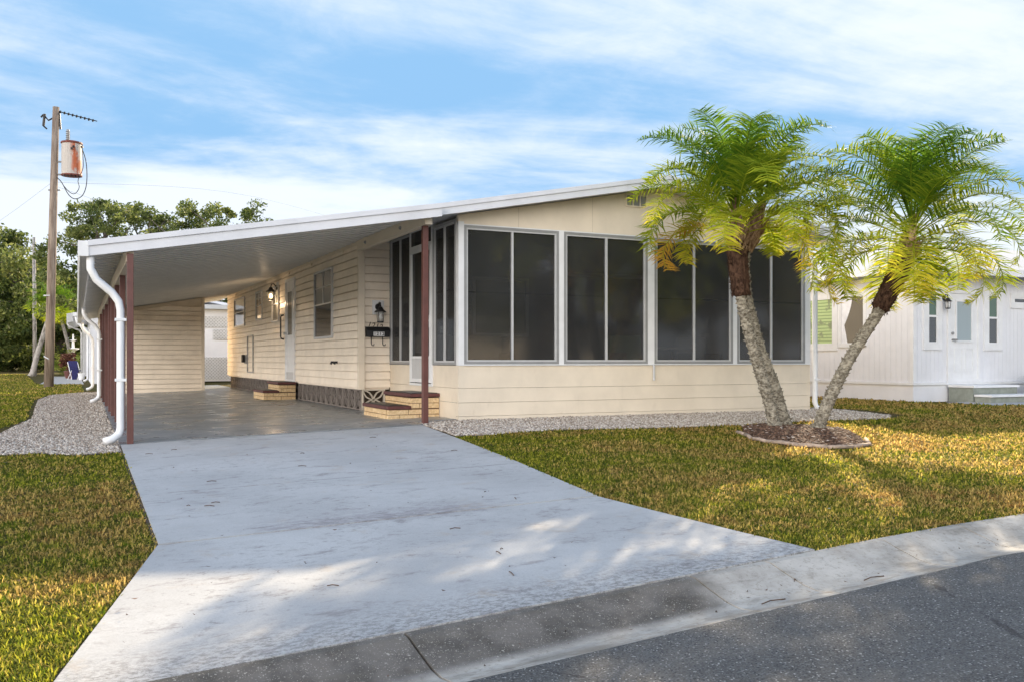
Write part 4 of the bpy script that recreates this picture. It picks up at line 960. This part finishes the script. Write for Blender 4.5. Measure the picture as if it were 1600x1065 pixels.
# background palm with a leaning trunk, areca clump
def bgpalm(label, trunk, rad, nf, L_, seed, group=None):
    random.seed(seed); t = thing('palm_tree', label, 'palm tree', trunk[0], 0, group); b = Vector(trunk[0]); pts = [p-b for p in curve(trunk, 12)]
    MB().tube(pts, [rad*(1.5 if i == 0 else 1.0-.02*i) for i in range(13)], 10).build('trunk', greybark, t, smooth=True)
    for k in range(nf):
        f = (k+.5)/nf; az = k*2.4; el = 1.3-1.9*f
        frond(t, pts[-1], az, el, L_*random.uniform(.85,1.1), 1.6+f, f, .12+.32*f, nl=22, lw=.03, ll=.55)
bgpalm('leaning grey-trunked palm behind the utility pole', [(-7.2,50.4,-.13),(-6.9,50.4,1.2),(-6.45,50.4,2.8),(-6.1,50.4,4.3)], .17, 22, 1.9, 31)
bgpalm('slim palm beside the white house end, trunk leaning the other way', [(-5.05,56,-.13),(-5.2,56,1.4),(-5.55,56,3.0),(-5.9,56,4.4)], .13, 18, 1.7, 33)
ar = thing('areca_palm', 'bushy yellow-green areca palm clump beyond the concrete walk', 'shrub', (-5.35,56,-.13))
random.seed(5)
for k in range(34):
    az = k*2.4; frond(ar, (math.cos(az)*.35, math.sin(az)*.35, 0), az, random.uniform(.55,1.35), random.uniform(1.4,2.3), random.uniform(1.0,2.0), .5, random.uniform(.2,.9), nl=18, lw=.028, ll=.42, mat=brightleaf)
# ------------------------------------------------------------------ utility pole, transformer, wires
up = thing('utility_pole', 'tall weathered wooden utility pole carrying the rusty transformer', 'utility pole', (-5.66,24.4,-.13))
m = MB(); m.tube([(0,0,-.3),(.12,-.02,5),(.24,-.05,9.88)], [.165,.14,.11], 14); m.build('pole', polewood, up, smooth=True)
m = MB(); m.tube([(-.02,0,1.0),(-.0,0,1.03)], .17, 14); m.tube([(.0,0,3.2),(.0,0,3.24)], .165, 14); m.build('metal_band', alulight, up)
m = MB(); m.tube([(.24,-.05,9.55),(-.0,.02,9.4),(-.12,.05,9.55)], .03, 6); m.tube([(-.12,.05,9.62),(-.16,.07,9.2)], .045, 8); m.tube([(-.16,.07,9.6),(-.24,.09,9.5)], .03, 6); m.tube([(-.16,.07,9.2),(-.05,.04,9.1)], .03, 6); m.build('fuse_cutout', black, up)
m = MB(); m.tube([(.3,-.07,9.6),(.34,-.08,9.75)], .02, 6); m.tube([(.34,-.08,9.72),(.38,-.09,9.1)], .035, 8); m.build('arrester', black, up)
m = MB()
for i in range(9): m.tube([(.36+i*.13,-.09-i*.05,9.72-.035*i),(.40+i*.13,-.1-i*.05,9.71-.035*i)], .05, 8)
m.tube([(.3,-.07,9.73),(1.55,-.6,9.40)], .018, 6); m.build('insulator_string', black, up)
m = MB(); m.tube([(.2,-.04,7.95),(.45,-.15,7.95)], .035, 6); m.tube([(.2,-.04,7.5),(.45,-.15,7.5)], .035, 6); m.tube([(-.0,.05,6.95),(.38,-.1,6.95)], .03, 6); m.build('transformer_bracket', alu, up)
tr = thing('transformer', 'grey can transformer streaked with orange rust hung high on the utility pole', 'transformer', (-4.92,24.1,7.33))
m = MB(); m.lathe([(.0,0),(.33,0),(.335,.03),(.33,.06),(.33,1.12),(.0,1.13)], (0,0,0), 22); m.build('tank', tank, tr, smooth=False)
m = MB(); m.lathe([(.345,1.10),(.36,1.12),(.35,1.17),(.2,1.21),(.0,1.22)], (0,0,0), 22, cap=False); rust = paint('rust_rim', (.16,.045,.03), .7, .3, 10); m.build('lid', rust, tr); MB().lathe([(.345,-.02),(.345,.02),(.33,.03)], (0,0,0), 22).build('base_rim', rust, tr)
m = MB(); m.tube([(-.12,.05,1.2),(-.12,.05,1.62)], .05, 8)
for i in range(5): m.lathe([(.05,0),(.08,.02),(.05,.04)], (-.12,.05,1.24+i*.07), 10)
m.build('bushing', alu, tr)
m = MB(); 
for p in ((.30,-.2,1.0),(.05,-.36,.95),(.0,-.36,.88)): MB().tube([p, (p[0]*1.2, p[1]*1.15, p[2])], .04, 8).build('terminal', black, tr)
for i in range(5): MB().tube([(-.24+i*.12,-.2,-.0),(-.24+i*.12,-.22,-.09)], .025, 6).build('drain_bolt', black, tr)
def wire(label, pts, r=.014, n=14, group=None): 
    tag(MB().tube(curve(pts, n), r, 5).build('cable', black, smooth=True), label, 'cable', group)
wire('drooping loop of black cable from the pole up to the transformer side', [(-5.45,24.3,7.3),(-5.25,24.2,7.1),(-5.02,24.1,6.65),(-4.8,24.0,6.5),(-4.56,23.9,6.65),(-4.44,23.85,7.1),(-4.46,23.85,7.8),(-4.6,23.9,8.3)], .016, 24)
wire('shorter inner loop of black cable below the transformer', [(-5.2,24.2,7.0),(-5.0,24.1,6.75),(-4.82,24.0,6.68),(-4.68,23.95,6.9),(-4.72,23.95,7.15),(-4.6,23.9,7.45),(-4.55,23.9,7.7),(-4.58,23.9,8.2)], .013, 20)
wire('thin service wire running from the utility pole down behind the house roof', [(-5.4,24.35,6.95),(-1,27,6.1),(5,31,5.6)], .0035)
wire('thin overhead wire running right from the utility pole, above the roof', [(-5.45,24.35,7.1),(3,33,8.6),(16,46,8.4)], .0035)
wire('thin wire slanting down to the left from the utility pole', [(-5.55,24.45,7.1),(-8,30,6.0),(-12,38,4.6)], .0035)
p2 = thing('utility_pole', 'thinner pale pole standing further back than the transformer pole', 'utility pole', (-7.14,53.2,-.13))
MB().tube([(0,0,-.2),(-.05,0,8.3)], [.13,.10], 10).build('pole', greybark, p2, smooth=True)
m = MB(); m.tube([(-.05,-.1,8.2),(-.05,-.1,8.65)], .09, 8); m.tube([(-.05,0,7.7),(-.22,0,8.0)], .03, 6); m.build('pole_cap', alu, p2)
# ------------------------------------------------------------------ houses down the lane
wh = thing('white_house', 'white mobile home down the lane beyond the carport, seen edge-on with its gutter', 'house', (0,0,0), 0, 'houses down the lane')
m = MB(); m.box(-4.25,3,28.6,42,-.13,2.75); lap(m, FX(-4.25), 28.6, 42, -.1, 2.7, .2); lap(m, FY(28.6), -4.25, 3, -.1, 2.7, .2); m.build('walls', whitewall, wh)
m = MB(); m.prism([(-4.75,2.62),(-.6,3.4),(-.6,3.5),(-4.75,2.75)], 1, 28.2, 42.4); m.prism([(-.599,3.4),(3.5,2.62),(3.5,2.75),(-.599,3.5)], 1, 28.2, 42.4); m.build('roof', roofwhite, wh)
m = MB(); m.box(-4.9,-4.76,28.2,42.4,2.55,2.7); m.build('gutter', white, wh)
m = MB(); m.tube([(-4.8,28.3,2.56),(-4.75,28.3,2.3),(-4.42,28.4,2.05),(-4.36,28.4,1.9),(-4.36,28.4,.1),(-4.5,28.3,.0)], .05, 8); m.build('downspout', white, wh, smooth=True)
w = ring(MB(), FX(-4.25), 31, 32.6, 1.1, 2.2, .06, .0, .05).build('window', white, wh); fbox(MB(), FX(-4.25), 31.06, 32.54, 1.16, 2.14, .017, .03).build('pane', winglass, w)
wh2 = thing('white_house', 'farther white house at the end of the walk with a projecting white eave', 'house', (0,0,0), 0, 'houses down the lane')
m = MB(); m.box(-4.4,3,49,60,-.13,3.3); lap(m, FX(-4.4), 49, 60, -.1, 3.2, .2); m.build('walls', whitewall, wh2)
m = MB(); m.prism([(-5.3,3.0),(-1,4.1),(-1,4.2),(-5.3,3.55)], 1, 48, 60.5); m.prism([(-.999,4.1),(3.3,3.3),(3.3,3.4),(-.999,4.2)], 1, 48, 60.5); m.build('roof', roofwhite, wh2)
m = MB(); m.tube([(-5.25,48.2,3.05),(-5.2,48.2,2.85),(-4.6,48.6,2.6),(-4.5,48.7,2.4),(-4.5,48.7,0)], .06, 8); m.build('downspout', white, wh2, smooth=True)
# garden things on the walk
ch = thing('garden_chair', 'folding garden chair draped with navy cloth on the walk by the white house', 'chair', (-4.85,38.6,-.12), .4)
m = MB()
for sx in (-.24,.24): m.tube([(sx,-.25,0),(sx,.25,.85)], .018, 6); m.tube([(sx,.25,0),(sx,-.22,.45)], .018, 6)
m.tube([(-.24,.25,.85),(.24,.25,.85)], .018, 6); m.build('frame', white, ch)
m = MB(); m.box(-.22,.22,-.22,.2,.42,.46); m.build('seat', navy, ch, bevel=.01)
m = MB(); m.hexa([(-.22,.12,.46),(.22,.12,.46),(.22,.16,.46),(-.22,.16,.46),(-.22,.24,.92),(.22,.24,.92),(.22,.28,.92),(-.22,.28,.92)]); m.build('backrest', navy, ch, bevel=.01)
m = MB(); m.hexa([(-.24,-.27,.0),(-.02,-.27,.0),(-.02,-.24,.0),(-.24,-.24,.0),(-.24,-.25,.45),(.1,-.25,.45),(.1,-.22,.45),(-.24,-.22,.45)]); m.build('draped_cloth', navy, ch)
bk = MB(); bk.lathe([(.12,0),(.16,.30),(.17,.30),(.17,.32),(.15,.32),(.11,.02)], (0,0,0), 16)
o = bk.build('bucket', white, smooth=False); o.location = (-4.55,37.6,-.12); tag(o, 'white plastic bucket standing in front of the draped garden chair', 'bucket')
pb = thing('potted_shrub', 'dry reddish-brown shrub in a pot left of the draped garden chair', 'potted plant', (-5.15,41.5,-.12))
MB().lathe([(.14,0),(.22,.35),(.24,.35),(.24,.4),(.0,.38)], (0,0,0), 14).build('pot', maroon, pb)
random.seed(3); leafcloud('foliage', [Vector((random.uniform(-.3,.3), random.uniform(-.3,.3), random.uniform(.5,1.25))) for _ in range(14)], [.2]*14, 70, .07, m_attr('brown_leaves', [(0,(.06,.02,.015)),(1,(.22,.09,.05))]), pb)
fo = thing('garden_fountain', 'small white tiered garden ornament in front of the dark shrubs', 'garden ornament', (-5.0,62,-.13))
MB().lathe([(.35,0),(.3,.1),(.12,.2),(.10,1.6),(.4,1.75),(.4,1.82),(.1,1.85),(.08,2.3),(.25,2.4),(.06,2.45),(.05,2.8),(.0,2.85)], (0,0,0), 14).build('pedestal', white, fo, smooth=False)
# ------------------------------------------------------------------ white shed with lattice, seen through the passage
ls = thing('lattice_shed', 'white outbuilding with lattice panels seen through the gap between shed and house', 'outbuilding', (0,0,0))
m = MB(); m.box(-1.6,3.4,24.1,28,.05,2.75); m.build('walls', whitewall, ls)
m = MB(); m.prism([(-1.9,2.72),(3.6,2.72),(3.6,2.88),(-1.9,2.88)], 1, 23.7, 28.3); m.build('roof', paint('grey_roof_edge', (.42,.44,.46), .5), ls)
def lattice(u0, u1, z0, z1, y):
    m = MB(); s = .12
    def seg(a, b):
        dx, dz = b[0]-a[0], b[1]-a[1]; l = math.hypot(dx, dz)
        if l < .02: return
        qx, qz = -dz/l*.014, dx/l*.014
        m.hexa([(a[0]-qx,y,a[1]-qz),(a[0]+qx,y,a[1]+qz),(a[0]+qx,y+.008,a[1]+qz),(a[0]-qx,y+.008,a[1]-qz),(b[0]-qx,y,b[1]-qz),(b[0]+qx,y,b[1]+qz),(b[0]+qx,y+.008,b[1]+qz),(b[0]-qx,y+.008,b[1]-qz)])
    H = z1-z0; k = u0-H
    while k < u1:
        a = max(u0, k); b = min(u1, k+H)
        if b > a: seg((a, z0+(a-k)), (b, z0+(b-k)))
        k += s
    k = u0
    while k < u1+H:
        a = max(u0, k-H); b = min(u1, k)
        if b > a: seg((a, z0+(k-a)), (b, z0+(k-b)))
        k += s
    o = m.build('lattice_panel', white, ls); MB().box(u0,u1,y+.03,y+.035,z0,z1).build('lattice_backing', alulight, o)
lattice(-1.4,1.2,.12,.95,24.05); lattice(-.15,1.2,1.6,1.98,24.05); lattice(-1.4,1.2,2.05,2.45,24.05)
# ------------------------------------------------------------------ right-hand neighbour
nb = thing('white_cottage', 'white grooved-panel cottage next door on the right, with narrow windows and a glazed door', 'house', (0,0,0))
NX, NY = 10.26, 1.26
def grooves(fr, u0, u1, v0, v1, s=.10):
    m = MB(); u = u0
    while u < u1-.01:
        b = min(u+s, u1); fbox(m, fr, u+.003, b-.003, v0, v1, -.05, .0); u = b
    fbox(m, fr, u0, u1, v0, v1, -.06, -.006); return m
grooves(FX(NX), NY+.001, 16, .39, 2.53, .14).build('left_wall', whitewall, nb); grooves(FY(NY), NX+.001, 20, .39, 2.53, .12).build('front_wall', whitewall, nb)
m = MB(); m.box(NX-.02,NX+.06,NY-.02,NY+.06,.39,2.53); m.build('corner_trim', white, nb)
m = MB(); fbox(m, FX(NX), NY, 16, -.05, .34, -.06, .0); fbox(m, FY(NY), NX+.061, 20, -.05, .34, -.06, .0); m.build('base_wall', whitewall, nb)
m = MB(); fbox(m, FX(NX), NY-.03, 16, .342, .388, -.06, .03); fbox(m, FY(NY), NX+.061, 20, .342, .388, -.06, .03); m.build('base_trim', white, nb)
m = MB(); e0 = 2.53
m.hexa([(NX-.3,NY-.3,e0),(20.5,NY-.3,e0),(20.5,17,e0),(NX-.3,17,e0),(NX-.3,NY-.3,e0+.13),(20.5,NY-.3,e0+.13),(20.5,17,e0+.13),(NX-.3,17,e0+.13)])
m.add([(NX-.34,NY-.34,e0+.132),(20.5,NY-.34,e0+.132),(20.5,17,e0+.132),(NX-.34,17,e0+.132),(NX+4.4,NY+4.4,3.95),(20.5,NY+4.4,3.95),(20.5,17,3.95),(NX+4.4,17,3.95)], [(0,1,5,4),(0,4,7,3),(4,5,6,7)])
nr = m.build('roof', paint('matt_white_roof', (.33,.36,.40), .95, .04, 1.5, spec=.05), nb)
m = MB(); m.prism([(NX-.42,e0+.02),(NX-.301,e0+.02),(NX-.301,e0+.16),(NX-.42,e0+.16)], 1, NY-.42, 17); m.prism([(NY-.42,e0+.02),(NY-.301,e0+.02),(NY-.301,e0+.16),(NY-.42,e0+.16)], 0, NX-.30, 20.5); m.build('eave_gutter', white, nr)
def nwin(fr, a, b, z0, z1, g1, g2, split=.5, trim=.13):
    w = ring(MB(), fr, a-trim, b+trim, z0-trim, z1+trim, trim-.002, .0, .025).build('window', white, nb)
    zc = z0+(z1-z0)*split; f = ring(MB(), fr, a, b, z0, z1, .03, .0, .018)
    if g2: fbox(f, fr, a+.03, b-.03, zc-.02, zc+.02, .0, .02)
    f.build('frame', white, w)
    if g2:
        fbox(MB(), fr, a+.031, b-.031, z0+.031, zc-.021, .002, .006).build('pane', g1, w); fbox(MB(), fr, a+.031, b-.031, zc+.021, z1-.031, .002, .006).build('pane', g2, w)
    else: fbox(MB(), fr, a+.031, b-.031, z0+.031, z1-.031, .002, .006).build('pane', g1, w)
    return w
nwin(FY(NY), 10.66, 10.93, 1.17, 2.2, winglass, greendark, .53); nwin(FY(NY), 12.44, 12.74, 1.17, 2.2, winglass, greendark, .53); nwin(FY(NY), 13.24, 13.9, 2.03, 2.16, winglass, None, trim=.1)
nwin(FX(NX), 3.38, 4.1, 1.17, 2.2, greenwin, None)
w = nwin(FX(NX), 2.50, 3.18, 1.17, 2.2, winglass, None, trim=.06)
m = MB(); fr = FX(NX)
for i in range(10):   # tied-back curtain in folds
    t0, t1 = i/10, (i+1)/10
    def wid(t): return .30-.22*(t/.6)**1.6 if t < .6 else .08+.09*(t-.6)/.4
    z_a, z_b = 2.16-t0*.96, 2.16-t1*.96; ea = 3.14-wid(t0); eb = 3.14-wid(t1)
    for j in range(4):
        f0, f1 = j/4, (j+1)/4; wv = .008+.006*(j%2)
        m.add([fr(3.145-(3.145-ea)*f0, z_a, wv), fr(3.145-(3.145-ea)*f1, z_a, .022-wv), fr(3.145-(3.145-eb)*f1, z_b, .022-wv), fr(3.145-(3.145-eb)*f0, z_b, wv)], [(0,1,2,3)])
m.build('curtain', curtain, w)
fr = FY(NY); d = ring(MB(), fr, 11.22, 12.18, .39, 2.26, .07, .0, .03).build('front_door', white, nb)
fbox(MB(), fr, 11.291, 12.109, .40, 2.189, .0, .012).build('door_leaf', white, d); ring(MB(), fr, 11.45, 11.95, 1.2, 2.06, .035, .0125, .03).build('glass_frame', white, d)
fbox(MB(), fr, 11.486, 11.914, 1.236, 2.024, .0125, .016).build('leaded_pane', bluewin, d)
m = ring(MB(), fr, 11.42, 11.66, .6, 1.08, .02, .0125, .02); ring(m, fr, 11.74, 11.98, .6, 1.08, .02, .0125, .02); m.build('panel_moulding', white, d)
m = MB().tube([fr(11.36,1.25,.012), fr(11.36,1.25,.06), fr(11.44,1.25,.07)], .02, 8); m.build('handle', alu, d); MB().tube([fr(11.36,1.38,.012), fr(11.36,1.38,.04)], .03, 10).build('door_lock', alu, d)
lantern('wall_lantern', 'dark wall lantern left of the white cottage door', lambda u,v,w: (11.10+u, NY-w, 1.86+v), False, .85, False)
st = thing('entrance_steps', 'two grey-green concrete steps with pale treads at the white cottage door', 'steps', (11.2,NY,0))
gs = paint('grey_green_step', (.27,.29,.25), .85, .15, 10)
MB().box(0,1.30,-.62,-.063,-.03,.29).build('riser_block', gs, st); MB().box(-.02,1.34,-.65,-.05,.292,.34).build('tread', white, st, bevel=.005)
MB().box(0,1.62,-1.0,-.652,-.05,.12).build('riser_block', gs, st); MB().box(-.02,1.68,-1.04,-.655,.122,.165).build('tread', white, st, bevel=.005)
for i, (x, y, s, lb) in enumerate(((13.2,.55,.8,'feathery green ornamental grass right beside the cottage steps'), (13.9,.25,.95,'larger ornamental grass clump at the right edge near the cottage'))):
    t = thing('ornamental_grass', lb, 'plant', (x,y,0), 0, 'grasses by the cottage'); random.seed(60+i); V = []; F = []; r = []
    for k in range(700):
        a = random.random()*6.283; le = random.uniform(.15,.9); h = s*random.uniform(.5,1.05); o = random.random()*.14
        p0 = Vector((math.cos(a)*o, math.sin(a)*o, 0)); p1 = p0+Vector((math.cos(a)*le*h*.35, math.sin(a)*le*h*.35, h*.65)); p2_ = p0+Vector((math.cos(a)*le*h, math.sin(a)*le*h, h*(.95-.5*le)))
        sd = Vector((-math.sin(a), math.cos(a), 0))*.006; b = len(V); V += [p0-sd, p0+sd, p1-sd, p1+sd, p2_]; F += [(b,b+1,b+3),(b,b+3,b+2),(b+2,b+3,b+4)]; r += [random.random()]*5
    npmesh('foliage', np.array([tuple(v) for v in V]), np.array(F), m_attr('ornamental_grass_leaf', [(0,(.03,.045,.015)),(.6,(.09,.12,.03)),(1,(.28,.22,.11))], .6, .3), np.array(r), t)
hr = MB(); hr.tube([(9.0,-2.03,-.08),(9.0,-2.03,.30),(9.02,-2.03,.335),(9.07,-2.04,.345),(9.9,-2.2,.345),(9.95,-2.21,.33),(9.96,-2.21,-.08)], .018, 8)
tag(hr.build('handrail', paint('rail_brown', (.16,.12,.10), .5), smooth=True), 'low brown tubular rail at the right edge of the lawn', 'rail')
